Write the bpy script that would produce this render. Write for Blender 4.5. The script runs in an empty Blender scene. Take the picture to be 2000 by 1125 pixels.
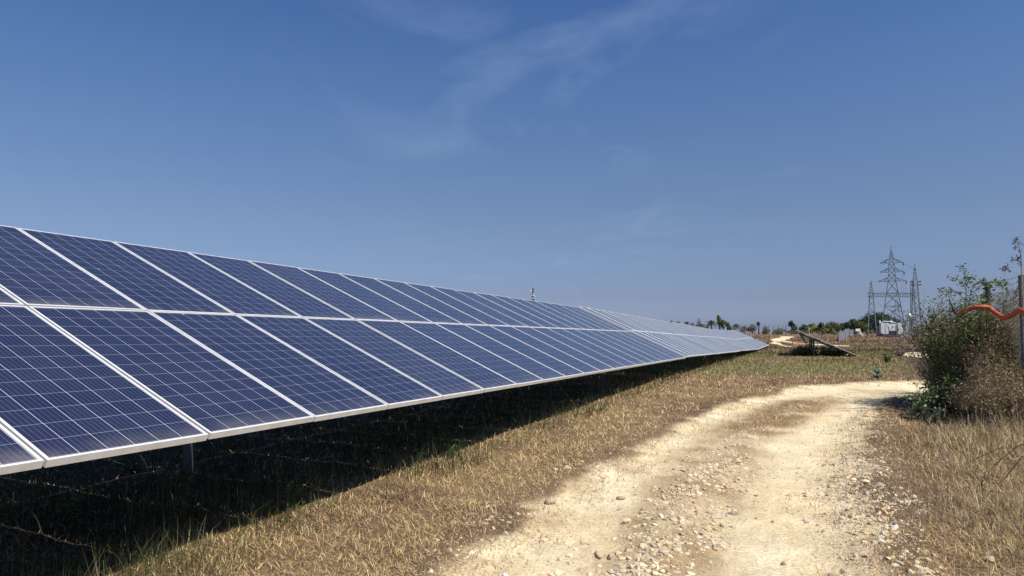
import bpy, bmesh, math, random
import numpy as np
from mathutils import Vector, Matrix
R = math.radians
rng = np.random.default_rng(7); random.seed(7)
S = bpy.context.scene
COL = S.collection
CAMZ = 1.55; F = 1359.0; HY = 635.0

# ---------------------------------------------------------------- camera
cam = bpy.data.objects.new('camera', bpy.data.cameras.new('camera')); COL.objects.link(cam)
cam.location = (0, 0, CAMZ)
cam.rotation_euler = (R(90) + math.atan((HY-562.5)/F), 0, 0)
cam.data.sensor_width = 36; cam.data.lens = F/2000*36
cam.data.clip_start = .05; cam.data.clip_end = 9000
S.camera = cam
S.view_settings.view_transform = 'Standard'; S.view_settings.look = 'None'
S.view_settings.exposure = 0.3; S.view_settings.gamma = 1

# ---------------------------------------------------------------- sky and sun
SUN_AZ, SUN_EL = R(126), R(53)
w = bpy.data.worlds.new('World'); S.world = w; w.use_nodes = True
nt = w.node_tree; nt.nodes.clear()
def N(t, ty, **k):
    n = t.nodes.new(ty)
    for a, b in k.items(): setattr(n, a, b)
    return n
sky = N(nt, 'ShaderNodeTexSky', sky_type='NISHITA', sun_disc=False)
sky.sun_elevation = SUN_EL; sky.sun_rotation = SUN_AZ
sky.air_density = 1.0; sky.dust_density = 0.6; sky.ozone_density = 2.2; sky.altitude = 300
bg = N(nt, 'ShaderNodeBackground'); bg.inputs[1].default_value = 0.075
out = N(nt, 'ShaderNodeOutputWorld')
tc = N(nt, 'ShaderNodeTexCoord')
sep = N(nt, 'ShaderNodeSeparateXYZ'); nt.links.new(tc.outputs['Generated'], sep.inputs[0])
# horizon air is a dull blue in the photograph: tone the sky down towards the horizon
rp = N(nt, 'ShaderNodeValToRGB'); nt.links.new(sep.outputs['Z'], rp.inputs[0])
cr = rp.color_ramp
cr.elements[0].position = 0.0; cr.elements[0].color = (.575, .72, 1.33, 1)
cr.elements[1].position = 0.45; cr.elements[1].color = (.58, .80, 1.19, 1)
for p, c in ((.04, (.515, .58, .93, 1)), (.135, (.69, .71, .87, 1)), (.245, (.73, .83, 1.0, 1)), (.34, (.69, .86, 1.12, 1))):
    e = cr.elements.new(p); e.color = c
mul = N(nt, 'ShaderNodeMix', data_type='RGBA', blend_type='MULTIPLY'); mul.inputs[0].default_value = 1
nt.links.new(sky.outputs[0], mul.inputs[6]); nt.links.new(rp.outputs[0], mul.inputs[7])
# thin cirrus veils: direction projected on a high flat layer, stretched noise
mx = N(nt, 'ShaderNodeMath', operation='MAXIMUM'); mx.inputs[1].default_value = .06
nt.links.new(sep.outputs['Z'], mx.inputs[0])
dv = N(nt, 'ShaderNodeVectorMath', operation='DIVIDE')
nt.links.new(tc.outputs['Generated'], dv.inputs[0])
cb = N(nt, 'ShaderNodeCombineXYZ')
for i in range(3): nt.links.new(mx.outputs[0], cb.inputs[i])
nt.links.new(cb.outputs[0], dv.inputs[1])
mp = N(nt, 'ShaderNodeMapping'); mp.inputs['Rotation'].default_value = (0, 0, R(25)); mp.inputs['Scale'].default_value = (1.0, .5, 1)
mp.inputs['Location'].default_value = (5.3, 3.1, 0)
nt.links.new(dv.outputs[0], mp.inputs[0])
no = N(nt, 'ShaderNodeTexNoise'); no.inputs['Scale'].default_value = 1.1; no.inputs['Detail'].default_value = 7; no.inputs['Roughness'].default_value = .52; no.inputs['Distortion'].default_value = .9
nt.links.new(mp.outputs[0], no.inputs[0])
no2 = N(nt, 'ShaderNodeTexNoise'); no2.inputs['Scale'].default_value = .45; no2.inputs['Detail'].default_value = 3
nt.links.new(dv.outputs[0], no2.inputs[0])
mr = N(nt, 'ShaderNodeMapRange'); mr.inputs[1].default_value = .50; mr.inputs[2].default_value = .82; nt.links.new(no.outputs[0], mr.inputs[0])
mr2 = N(nt, 'ShaderNodeMapRange'); mr2.inputs[1].default_value = .30; mr2.inputs[2].default_value = .60; nt.links.new(no2.outputs[0], mr2.inputs[0])
mm0 = N(nt, 'ShaderNodeMath', operation='MULTIPLY'); nt.links.new(mr.outputs[0], mm0.inputs[0]); nt.links.new(mr2.outputs[0], mm0.inputs[1])
# the veil is densest in one part of the sky, ahead and a little to the right
dp = N(nt, 'ShaderNodeVectorMath', operation='DISTANCE'); nt.links.new(tc.outputs['Generated'], dp.inputs[0]); dp.inputs[1].default_value = (.06, .93, .34)
ds = N(nt, 'ShaderNodeMapRange', interpolation_type='SMOOTHSTEP'); ds.inputs[1].default_value = .08; ds.inputs[2].default_value = .42; ds.inputs[3].default_value = 1; ds.inputs[4].default_value = .03; nt.links.new(dp.outputs['Value'], ds.inputs[0])
mm = N(nt, 'ShaderNodeMath', operation='MULTIPLY'); nt.links.new(mm0.outputs[0], mm.inputs[0]); nt.links.new(ds.outputs[0], mm.inputs[1])
mm2 = N(nt, 'ShaderNodeMath', operation='MULTIPLY'); nt.links.new(mm.outputs[0], mm2.inputs[0]); mm2.inputs[1].default_value = .50
cl = N(nt, 'ShaderNodeMix', data_type='RGBA'); nt.links.new(mm2.outputs[0], cl.inputs[0]); nt.links.new(mul.outputs[2], cl.inputs[6])
cl.inputs[7].default_value = (4.2, 5.6, 7.6, 1)
nt.links.new(cl.outputs[2], bg.inputs[0]); nt.links.new(bg.outputs[0], out.inputs[0])
sl = bpy.data.lights.new('sun', 'SUN'); sl.energy = 5.0; sl.angle = R(.5); sl.color = (1, .95, .86)
so = bpy.data.objects.new('sun', sl); COL.objects.link(so)
sd = Vector((math.sin(SUN_AZ)*math.cos(SUN_EL), math.cos(SUN_AZ)*math.cos(SUN_EL), math.sin(SUN_EL)))
so.rotation_euler = sd.to_track_quat('Z', 'Y').to_euler(); so.location = (30, 5, 40)

# ---------------------------------------------------------------- helpers
def tag(o, label=None, cat=None, group=None, kind=None):
    if label: o['label'] = label
    if cat: o['category'] = cat
    if group: o['group'] = group
    if kind: o['kind'] = kind
    return o
def empty(name, loc, rz=0):
    o = bpy.data.objects.new(name, None); COL.objects.link(o); o.location = loc; o.rotation_euler = (0, 0, rz)
    o.empty_display_size = .2
    return o
def link(name, me, mat, parent=None):
    o = bpy.data.objects.new(name, me); COL.objects.link(o)
    if mat is not None: me.materials.clear(); me.materials.append(mat)
    if parent is not None: o.parent = parent
    return o
def npmesh(name, V, Fq=None, Ft=None, colr=None, smooth=False):
    """V (n,3); Fq (a,4); Ft (b,3)"""
    me = bpy.data.meshes.new(name)
    V = np.asarray(V, dtype=np.float32)
    Fq = np.zeros((0, 4), int) if Fq is None else np.asarray(Fq); Ft = np.zeros((0, 3), int) if Ft is None else np.asarray(Ft)
    nq, ntr = len(Fq), len(Ft)
    me.vertices.add(len(V)); me.vertices.foreach_set('co', V.ravel())
    me.loops.add(nq*4+ntr*3); me.polygons.add(nq+ntr)
    me.loops.foreach_set('vertex_index', np.concatenate([Fq.ravel(), Ft.ravel()]).astype(np.int32))
    ls = np.concatenate([np.arange(nq)*4, nq*4+np.arange(ntr)*3]).astype(np.int32)
    me.polygons.foreach_set('loop_start', ls)
    me.polygons.foreach_set('use_smooth', np.full(nq+ntr, smooth, dtype=bool))
    if colr is not None:
        a = me.color_attributes.new('tint', 'FLOAT_COLOR', 'POINT')
        c = np.ones((len(V), 4), np.float32); c[:, :colr.shape[1]] = colr; a.data.foreach_set('color', c.ravel())
    me.update(calc_edges=True); me.validate()
    return me
class MB:
    """collects boxes, bars and tubes and links them as ONE mesh"""
    def __init__(s): s.V = []; s.Q = []; s.T = []; s.n = 0
    def add(s, V, Q=None, T=None):
        V = np.asarray(V, float).reshape(-1, 3)
        if Q is not None and len(Q): s.Q.append(np.asarray(Q)+s.n)
        if T is not None and len(T): s.T.append(np.asarray(T)+s.n)
        s.V.append(V); s.n += len(V); return s
    def box(s, c, d, rz=0, M=None):
        x, y, z = np.array(d)/2
        V = np.array([[a*x, b*y, e*z] for e in (-1, 1) for b in (-1, 1) for a in (-1, 1)])
        if rz: k, l = math.cos(rz), math.sin(rz); V = V@np.array([[k, l, 0], [-l, k, 0], [0, 0, 1]])
        if M is not None: V = V@np.array(M).T
        return s.add(V+np.array(c), [[0, 2, 3, 1], [4, 5, 7, 6], [0, 1, 5, 4], [2, 6, 7, 3], [0, 4, 6, 2], [1, 3, 7, 5]])
    def bar(s, a, b, wd, h=None):
        a, b = np.array(a, float), np.array(b, float); h = h or wd
        d = b-a; L = np.linalg.norm(d); d /= L
        ref = np.array([0, 0, 1.]) if abs(d[2]) < .95 else np.array([0, 1., 0])
        p = np.cross(d, ref); p /= np.linalg.norm(p); q = np.cross(p, d)
        V = [o+p*i*wd/2+q*j*h/2 for o in (a, b) for i, j in ((-1, -1), (1, -1), (1, 1), (-1, 1))]
        return s.add(V, [[3, 2, 1, 0], [4, 5, 6, 7], [0, 1, 5, 4], [1, 2, 6, 5], [2, 3, 7, 6], [3, 0, 4, 7]])
    def tube(s, P, r, n=6, cap=True):
        P = np.asarray(P, float); m = len(P); r = np.broadcast_to(np.asarray(r, float), (m,))
        T = np.gradient(P, axis=0); T /= np.linalg.norm(T, axis=1)[:, None]+1e-9
        ref = np.array([0, 0, 1.]) if abs(T[:, 2]).mean() < .8 else np.array([1., 0, 0])
        A = np.cross(T, ref); A /= np.linalg.norm(A, axis=1)[:, None]+1e-9; Bv = np.cross(T, A)
        th = np.arange(n)*2*np.pi/n
        V = P[:, None]+r[:, None, None]*(np.cos(th)[None, :, None]*A[:, None]+np.sin(th)[None, :, None]*Bv[:, None])
        i = np.arange(m-1)[:, None]*n; j = np.arange(n)[None]; k = (j+1) % n
        Q = np.stack([i+j, i+k, i+n+k, i+n+j], -1).reshape(-1, 4)
        Tt = []
        if cap:
            for q in range(1, n-1): Tt.append([0, q+1, q]); Tt.append([(m-1)*n, (m-1)*n+q, (m-1)*n+q+1])
        return s.add(V.reshape(-1, 3), Q, Tt)
    def cyl(s, a, b, r, n=12, r2=None): return s.tube([a, b], [r, r if r2 is None else r2], n)
    def build(s, name, mat, parent=None, smooth=False):
        V = np.concatenate(s.V)
        Q = np.concatenate(s.Q) if s.Q else None; T = np.concatenate(s.T) if s.T else None
        return link(name, npmesh(name, V, Q, T, smooth=smooth), mat, parent)

# value noise on numpy arrays
_lat = np.random.default_rng(3).random((256, 256))
def vnoise(x, y):
    xi = np.floor(x).astype(int); yi = np.floor(y).astype(int); fx = x-xi; fy = y-yi
    fx = fx*fx*(3-2*fx); fy = fy*fy*(3-2*fy)
    g = lambda a, b: _lat[a & 255, b & 255]
    return (g(xi, yi)*(1-fx)+g(xi+1, yi)*fx)*(1-fy)+(g(xi, yi+1)*(1-fx)+g(xi+1, yi+1)*fx)*fy
def fbm(x, y, o=4, s=1.0):
    v = 0; a = .5; t = 0
    for k in range(o):
        v = v+a*vnoise(x*s+17.3*k, y*s-9.1*k); t += a; a *= .5; s *= 2.03
    return v/t
def sstep(a, b, x):
    t = np.clip((x-a)/(b-a), 0, 1); return t*t*(3-2*t)     # also works for b < a
def pdist(x, y, P):
    """distance to a polyline and the side offset"""
    P = np.asarray(P, float); best = np.full(np.shape(x), 1e9)
    for a, b in zip(P[:-1], P[1:]):
        d = b-a; t = np.clip(((x-a[0])*d[0]+(y-a[1])*d[1])/(d@d), 0, 1)
        best = np.minimum(best, np.hypot(x-a[0]-t*d[0], y-a[1]-t*d[1]))
    return best

# ---------------------------------------------------------------- terrain functions
PY = [-50, 0, 18, 30, 45, 60, 80, 100, 115, 150, 200, 300, 900, 5200]
PZ = [0, 0, 0, -.22, -.5, -.74, -.98, -.70, -.42, -.5, -1.0, -2.2, -9.0, -56]
ROAD_L = [(-1.5, 1), (-.62, 4.0), (-.36, 4.96), (.38, 6.48), (1.05, 7.95), (2.27, 10.3), (4.5, 14.0), (7.2, 17.6), (10.0, 19.3), (12.9, 20.1), (20, 20.5), (26, 22), (31, 27)]
ROAD_R = [(1.5, 1), (2.45, 4.3), (3.06, 5.77), (4.0, 7.95), (5.4, 10.8), (7.9, 14.6), (10.8, 16.9), (14, 17.2), (20, 17.0), (28, 18.5), (34, 26)]
RUT_L = [(-.6, 1), (.1, 4.3), (.62, 5.77), (1.3, 7.39), (2.35, 9.36), (4.2, 12.6), (6.4, 15.9), (9.4, 18.0), (12.5, 18.9), (20, 19.6)]
RUT_R = [(.7, 1), (1.5, 4.3), (2.1, 5.77), (2.85, 7.39), (4.0, 9.8), (5.7, 12.6), (7.8, 15.2), (10.2, 17.2), (13, 17.9), (20, 18)]
FAR1 = [(30, 24), (31, 32), (28.5, 38.5), (26.3, 44), (29.0, 50.5), (33, 56.5), (40, 61)]
FAR2 = [(39.5, 84), (37.5, 92), (37.5, 99), (42, 108), (46, 116), (47, 124), (44, 133)]
FAR3 = [(30.5, 70), (34, 90), (39, 104), (46, 116)]
poly_road = np.array(ROAD_L+ROAD_R[::-1])
def inpoly(x, y, P):
    c = np.zeros(np.shape(x), bool); n = len(P)
    for i in range(n):
        x0, y0 = P[i]; x1, y1 = P[(i+1) % n]
        if y0 == y1: continue
        c ^= ((y0 > y) != (y1 > y)) & (x < (x1-x0)*(y-y0)/(y1-y0)+x0)
    return c
MIDL = [(.5, 3), (.8, 4.2), (1.35, 5.8), (2.1, 7.6), (3.1, 9.9), (4.7, 12.6), (6.6, 15)]
EDR = [(2.0, 3), (2.35, 4.4), (2.85, 5.8), (3.75, 8), (5.1, 10.6), (7.3, 14)]
def road_w(x, y):
    """>0 inside the road, metres from its edge, ragged"""
    e = np.minimum(pdist(x, y, ROAD_L), pdist(x, y, ROAD_R))
    e = np.where(inpoly(x, y, poly_road), e, -e)
    n = (fbm(x, y, 4, 1.3)-.5)*1.1+(fbm(x+50, y, 3, 6)-.5)*.35
    near = e+n*.55
    far = np.maximum(1.2-pdist(x, y, FAR1), .95-pdist(x, y, FAR2)); far = np.maximum(far, .35-pdist(x, y, FAR3))
    far = far+(fbm(x, y, 3, .35)-.5)*1.2
    return np.maximum(near, far)
def rut_w(x, y):
    d = np.minimum(pdist(x, y, RUT_L), pdist(x, y, RUT_R))
    wid = .42+.014*np.clip(y, 0, 30)
    return 1-sstep(wid*.55, wid*1.25, d+(fbm(x+9, y+4, 4, 2.2)-.5)*.45)
def base_z(x, y):
    z = np.interp(y, PY, PZ)
    z = z+(fbm(x, y, 3, .06)-.5)*.5*sstep(40, 160, np.hypot(x, y))
    return z
def gz(x, y):
    x = np.asarray(x, float); y = np.asarray(y, float); r = np.hypot(x, y)
    z = base_z(x, y)
    rw = road_w(x, y); inr = sstep(-.15, .35, rw)
    nearf = 1-sstep(25, 60, r)
    z = z+(fbm(x, y, 4, 1.4)-.5)*.10*(1-inr)*nearf+(fbm(x, y, 3, 9)-.5)*.03*nearf
    z = z-.035*inr*rut_w(x, y)*nearf+.035*sstep(-.5, -.05, rw)*(1-inr)*nearf
    # rough low bank in front of the substation
    z = z+.10*np.exp(-((y-101)/5.)**2)*sstep(40, 50, x)*(.2+fbm(x, y, 3, .5))
    # heaps by the far track
    z = z+.25*np.exp(-((y-112)/4.)**2-((x-58)/9.)**2)*(.4+fbm(x, y, 3, .6))
    return z
def gz1(x, y): return float(gz(np.array([x]), np.array([y]))[0])

# ---------------------------------------------------------------- materials
def mat(name, col, rough=.6, metal=0, spec=.5, noise=None, bump=0, nscale=20, sheen=0):
    m = bpy.data.materials.new(name); m.use_nodes = True; t = m.node_tree; b = t.nodes['Principled BSDF']
    b.inputs['Base Color'].default_value = (*col, 1); b.inputs['Roughness'].default_value = rough; b.inputs['Metallic'].default_value = metal
    b.inputs['Specular IOR Level'].default_value = spec
    if noise is not None:
        tcn = N(t, 'ShaderNodeTexCoord'); nn = N(t, 'ShaderNodeTexNoise'); nn.inputs['Scale'].default_value = nscale; nn.inputs['Detail'].default_value = 6
        t.links.new(tcn.outputs['Object'], nn.inputs[0])
        mi = N(t, 'ShaderNodeMix', data_type='RGBA'); mi.inputs[6].default_value = (*col, 1); mi.inputs[7].default_value = (*noise, 1)
        r_ = N(t, 'ShaderNodeMapRange'); r_.inputs[1].default_value = .35; r_.inputs[2].default_value = .68
        t.links.new(nn.outputs[0], r_.inputs[0]); t.links.new(r_.outputs[0], mi.inputs[0]); t.links.new(mi.outputs[2], b.inputs['Base Color'])
        if bump:
            bp = N(t, 'ShaderNodeBump'); bp.inputs['Strength'].default_value = bump; bp.inputs['Distance'].default_value = .02
            t.links.new(nn.outputs[0], bp.inputs['Height']); t.links.new(bp.outputs[0], b.inputs['Normal'])
    return m
def leafmat(name, rough=.6, trans=.25, gain=(1, 1, 1)):
    m = bpy.data.materials.new(name); m.use_nodes = True; t = m.node_tree; b = t.nodes['Principled BSDF']; o = t.nodes['Material Output']
    a = N(t, 'ShaderNodeAttribute', attribute_name='tint')
    g = N(t, 'ShaderNodeMix', data_type='RGBA', blend_type='MULTIPLY'); g.inputs[0].default_value = 1; g.inputs[7].default_value = (*gain, 1)
    t.links.new(a.outputs['Color'], g.inputs[6])
    b.inputs['Roughness'].default_value = rough; b.inputs['Specular IOR Level'].default_value = .25
    t.links.new(g.outputs[2], b.inputs['Base Color'])
    tr = N(t, 'ShaderNodeBsdfTranslucent'); t.links.new(g.outputs[2], tr.inputs[0])
    ms = N(t, 'ShaderNodeMixShader'); ms.inputs[0].default_value = trans
    t.links.new(b.outputs[0], ms.inputs[1]); t.links.new(tr.outputs[0], ms.inputs[2]); t.links.new(ms.outputs[0], o.inputs[0])
    return m
M = {}
M['leaf'] = leafmat('leaf', .45, .3); M['straw'] = leafmat('straw', .65, .25); M['stone'] = leafmat('stone', .85, 0.)
M['alu'] = mat('anodised_aluminium', (.78, .78, .77), .38, .2, .5, (.68, .66, .61), 0, 9)
M['alu_dust'] = mat('dusty_aluminium', (.80, .81, .81), .5, .1, .5, (.72, .73, .72), 0, 9)
M['galv'] = mat('galvanised_steel', (.36, .37, .38), .5, .6, .5, (.27, .28, .29), .1, 12)
M['galvdark'] = mat('weathered_steel', (.17, .175, .18), .6, .4, .5, (.11, .11, .11), .1, 6)
M['lattice'] = mat('lattice_steel', (.13, .15, .17), .6, .3, .5, (.19, .21, .23), 0, 1.5)
M['white'] = mat('white_enamel', (.82, .86, .84), .4, 0, .5, (.62, .66, .64), 0, 3)
M['tank'] = mat('grey_tank_paint', (.12, .14, .145), .5, 0, .5, (.08, .09, .09), 0, 3)
M['porcelain'] = mat('brown_porcelain', (.06, .04, .035), .3, 0, .5)
M['concrete'] = mat('concrete', (.42, .40, .36), .9, 0, .3, (.30, .28, .25), .3, 6)
M['bark'] = mat('bark', (.13, .10, .075), .9, 0, .2, (.07, .055, .04), .5, 8)
M['twig'] = mat('dry_twig', (.36, .29, .22), .85, 0, .2, (.22, .17, .13), .2, 20)
M['greytwig'] = mat('grey_twig', (.20, .17, .17), .85, 0, .2, (.13, .10, .11), .2, 20)
M['vine'] = mat('vine_stem', (.10, .085, .055), .85, 0, .2, (.06, .05, .035), .2, 20)
M['orange'] = mat('orange_plastic', (.56, .095, .028), .6, 0, .3, (.42, .12, .06), .2, 7)
M['wire'] = mat('fence_wire', (.17, .165, .15), .6, .3, .5, (.12, .10, .08), 0, 10)
M['sheet'] = mat('galvanised_sheet', (.20, .22, .24), .6, .2, .5, (.15, .17, .19), 0, 1)
M['redpaint'] = mat('red_oxide_paint', (.33, .06, .06), .6, 0, .4, (.25, .04, .04), 0, 5)
M['tarp'] = mat('beige_heap', (.45, .38, .30), .9, 0, .2, (.35, .29, .22), .4, 4)
M['black'] = mat('black_rubber', (.02, .02, .022), .6)

def panel_mat(name, base, base2, dust, sheen, rough, line, indiv=.5):
    m = bpy.data.materials.new(name); m.use_nodes = True; t = m.node_tree; b = t.nodes['Principled BSDF']; L = t.links.new
    tcn = N(t, 'ShaderNodeTexCoord'); sp = N(t, 'ShaderNodeSeparateXYZ'); L(tcn.outputs['Object'], sp.inputs[0])
    def mth(op, a, bb=None, c=None):
        n = N(t, 'ShaderNodeMath', operation=op)
        for i, v in enumerate((a, bb, c)):
            if v is None: continue
            if isinstance(v, (int, float)): n.inputs[i].default_value = v
            else: L(v, n.inputs[i])
        return n.outputs[0]
    CP = .1586
    cx = mth('DIVIDE', mth('SUBTRACT', sp.outputs['X'], .0200), CP)      # 6 cells across
    cy = mth('DIVIDE', mth('SUBTRACT', sp.outputs['Y'], .0260), CP)      # 12 cells along
    fx = mth('FRACT', cx); fy = mth('FRACT', cy); ix = mth('FLOOR', cx); iy = mth('FLOOR', cy)
    def edge(fr, wd):
        a = mth('ABSOLUTE', mth('SUBTRACT', fr, .5)); return mth('GREATER_THAN', a, .5-wd)
    ex = edge(fx, .0100); ey = edge(fy, .0080)
    fb = mth('FRACT', mth('MULTIPLY', fx, 5.0)); bb = edge(fb, .032)
    oi = N(t, 'ShaderNodeObjectInfo')
    cbn = N(t, 'ShaderNodeCombineXYZ'); L(ix, cbn.inputs[0]); L(iy, cbn.inputs[1]); L(mth('MULTIPLY', oi.outputs['Random'], 91.0), cbn.inputs[2])
    wn = N(t, 'ShaderNodeTexWhiteNoise'); L(cbn.outputs[0], wn.inputs[0])
    # crystal grain of each cell
    vo = N(t, 'ShaderNodeTexVoronoi'); vo.inputs['Scale'].default_value = 55; L(tcn.outputs['Object'], vo.inputs[0])
    f1 = mth('ADD', mth('MULTIPLY', wn.outputs['Value'], .5), mth('MULTIPLY', vo.outputs['Color'], .25))
    f2 = mth('ADD', f1, mth('MULTIPLY', oi.outputs['Random'], indiv))
    c1 = N(t, 'ShaderNodeMix', data_type='RGBA'); L(f2, c1.inputs[0]); c1.inputs[6].default_value = (*base, 1); c1.inputs[7].default_value = (*base2, 1)
    c2 = N(t, 'ShaderNodeMix', data_type='RGBA'); L(mth('MULTIPLY', bb, .17), c2.inputs[0]); L(c1.outputs[2], c2.inputs[6]); c2.inputs[7].default_value = (.6, .62, .66, 1)
    c3 = N(t, 'ShaderNodeMix', data_type='RGBA'); L(mth('MULTIPLY', ey, line*.55), c3.inputs[0]); L(c2.outputs[2], c3.inputs[6]); c3.inputs[7].default_value = (.75, .78, .82, 1)
    c3b = N(t, 'ShaderNodeMix', data_type='RGBA'); L(mth('MULTIPLY', ex, line), c3b.inputs[0]); L(c3.outputs[2], c3b.inputs[6]); c3b.inputs[7].default_value = (.75, .78, .82, 1)
    # dust settled all over, thicker above the lower frame
    nn = N(t, 'ShaderNodeTexNoise'); nn.inputs['Scale'].default_value = 1.7; nn.inputs['Detail'].default_value = 7; nn.inputs['Roughness'].default_value = .6
    vm = N(t, 'ShaderNodeVectorMath', operation='ADD'); L(tcn.outputs['Object'], vm.inputs[0]); cb2 = N(t, 'ShaderNodeCombineXYZ'); L(mth('MULTIPLY', oi.outputs['Random'], 40.0), cb2.inputs[0]); L(mth('MULTIPLY', oi.outputs['Random'], 23.0), cb2.inputs[1]); L(cb2.outputs[0], vm.inputs[1])
    L(vm.outputs[0], nn.inputs[0])
    n2 = N(t, 'ShaderNodeTexNoise'); n2.inputs['Scale'].default_value = 26; n2.inputs['Detail'].default_value = 3; L(vm.outputs[0], n2.inputs[0])
    sm = N(t, 'ShaderNodeMapRange'); sm.inputs[1].default_value = .4; sm.inputs[2].default_value = .75; L(nn.outputs[0], sm.inputs[0])
    low = N(t, 'ShaderNodeMapRange', interpolation_type='SMOOTHSTEP'); low.inputs[1].default_value = .02; low.inputs[2].default_value = .20; low.inputs[3].default_value = 1; low.inputs[4].default_value = 0; L(sp.outputs['Y'], low.inputs[0])
    d1 = mth('MULTIPLY', mth('MULTIPLY', low.outputs[0], mth('ADD', mth('MULTIPLY', sm.outputs[0], .22), mth('MULTIPLY', oi.outputs['Random'], .07))), mth('ADD', n2.outputs[0], .3))
    d2 = mth('ADD', mth('ADD', mth('MULTIPLY', sm.outputs[0], dust*.9), dust*.5), d1)
    c4 = N(t, 'ShaderNodeMix', data_type='RGBA'); L(d2, c4.inputs[0]); L(c3b.outputs[2], c4.inputs[6]); c4.inputs[7].default_value = (.46, .43, .36, 1)
    # a few bird droppings
    vd = N(t, 'ShaderNodeTexVoronoi'); vd.inputs['Scale'].default_value = 4.5; L(vm.outputs[0], vd.inputs[0])
    sdc = N(t, 'ShaderNodeSeparateColor'); L(vd.outputs['Color'], sdc.inputs[0])
    dr = mth('MULTIPLY', mth('LESS_THAN', vd.outputs['Distance'], mth('MULTIPLY', sdc.outputs[1], .05)), mth('GREATER_THAN', sdc.outputs[0], .90))
    c5 = N(t, 'ShaderNodeMix', data_type='RGBA'); L(mth('MULTIPLY', dr, .8), c5.inputs[0]); L(c4.outputs[2], c5.inputs[6]); c5.inputs[7].default_value = (.7, .7, .66, 1)
    L(c5.outputs[2], b.inputs['Base Color'])
    L(mth('ADD', mth('MULTIPLY', sm.outputs[0], .12), rough), b.inputs['Roughness'])
    b.inputs['IOR'].default_value = 1.33
    b.inputs['Sheen Weight'].default_value = sheen; b.inputs['Sheen Roughness'].default_value = .35; b.inputs['Sheen Tint'].default_value = (.93, .96, 1, 1)
    return m
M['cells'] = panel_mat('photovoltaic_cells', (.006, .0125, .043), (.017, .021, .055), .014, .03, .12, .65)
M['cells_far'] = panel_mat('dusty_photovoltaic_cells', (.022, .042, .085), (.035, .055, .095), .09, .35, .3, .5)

def ground_mat():
    m = bpy.data.materials.new('dry_ground'); m.use_nodes = True; t = m.node_tree; b = t.nodes['Principled BSDF']; L = t.links.new
    a = N(t, 'ShaderNodeAttribute', attribute_name='tint'); tcn = N(t, 'ShaderNodeTexCoord')
    n1 = N(t, 'ShaderNodeTexNoise'); n1.inputs['Scale'].default_value = 2.2; n1.inputs['Detail'].default_value = 9; n1.inputs['Roughness'].default_value = .65
    n2 = N(t, 'ShaderNodeTexNoise'); n2.inputs['Scale'].default_value = 38; n2.inputs['Detail'].default_value = 6; n2.inputs['Roughness'].default_value = .7
    for n in (n1, n2): L(tcn.outputs['Object'], n.inputs[0])
    r1 = N(t, 'ShaderNodeMapRange'); r1.inputs[1].default_value = .3; r1.inputs[2].default_value = .7; r1.inputs[3].default_value = .80; r1.inputs[4].default_value = 1.16; L(n1.outputs[0], r1.inputs[0])
    r2 = N(t, 'ShaderNodeMapRange'); r2.inputs[1].default_value = .3; r2.inputs[2].default_value = .7; r2.inputs[3].default_value = .66; r2.inputs[4].default_value = 1.24; L(n2.outputs[0], r2.inputs[0])
    mu = N(t, 'ShaderNodeMath', operation='MULTIPLY'); L(r1.outputs[0], mu.inputs[0]); L(r2.outputs[0], mu.inputs[1])
    # embedded grit: small dark and pale specks
    vo = N(t, 'ShaderNodeTexVoronoi'); vo.inputs['Scale'].default_value = 34; L(tcn.outputs['Object'], vo.inputs[0])
    sg = N(t, 'ShaderNodeSeparateColor'); L(vo.outputs['Color'], sg.inputs[0])
    rad = N(t, 'ShaderNodeMapRange'); rad.inputs[1].default_value = .45; rad.inputs[2].default_value = 1; rad.inputs[3].default_value = 0; rad.inputs[4].default_value = .42; L(sg.outputs[0], rad.inputs[0])
    lt = N(t, 'ShaderNodeMath', operation='LESS_THAN'); L(vo.outputs['Distance'], lt.inputs[0]); L(rad.outputs[0], lt.inputs[1])
    tn = N(t, 'ShaderNodeMapRange'); tn.inputs[3].default_value = .55; tn.inputs[4].default_value = 1.12; L(sg.outputs[1], tn.inputs[0])
    sm_ = N(t, 'ShaderNodeMix'); L(lt.outputs[0], sm_.inputs[0]); sm_.inputs[2].default_value = 1; L(tn.outputs[0], sm_.inputs[3])
    mu2 = N(t, 'ShaderNodeMath', operation='MULTIPLY'); L(mu.outputs[0], mu2.inputs[0]); L(sm_.outputs[0], mu2.inputs[1])
    vs = N(t, 'ShaderNodeVectorMath', operation='SCALE'); L(a.outputs['Color'], vs.inputs[0]); L(mu2.outputs[0], vs.inputs['Scale'])
    L(vs.outputs[0], b.inputs['Base Color']); b.inputs['Roughness'].default_value = .95; b.inputs['Specular IOR Level'].default_value = .1
    bp = N(t, 'ShaderNodeBump'); bp.inputs['Strength'].default_value = .9; bp.inputs['Distance'].default_value = .016
    ad = N(t, 'ShaderNodeMath', operation='ADD'); L(n2.outputs[0], ad.inputs[0]); L(n1.outputs[0], ad.inputs[1]); L(ad.outputs[0], bp.inputs['Height']); L(bp.outputs[0], b.inputs['Normal'])
    return m
M['ground'] = ground_mat()

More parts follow.
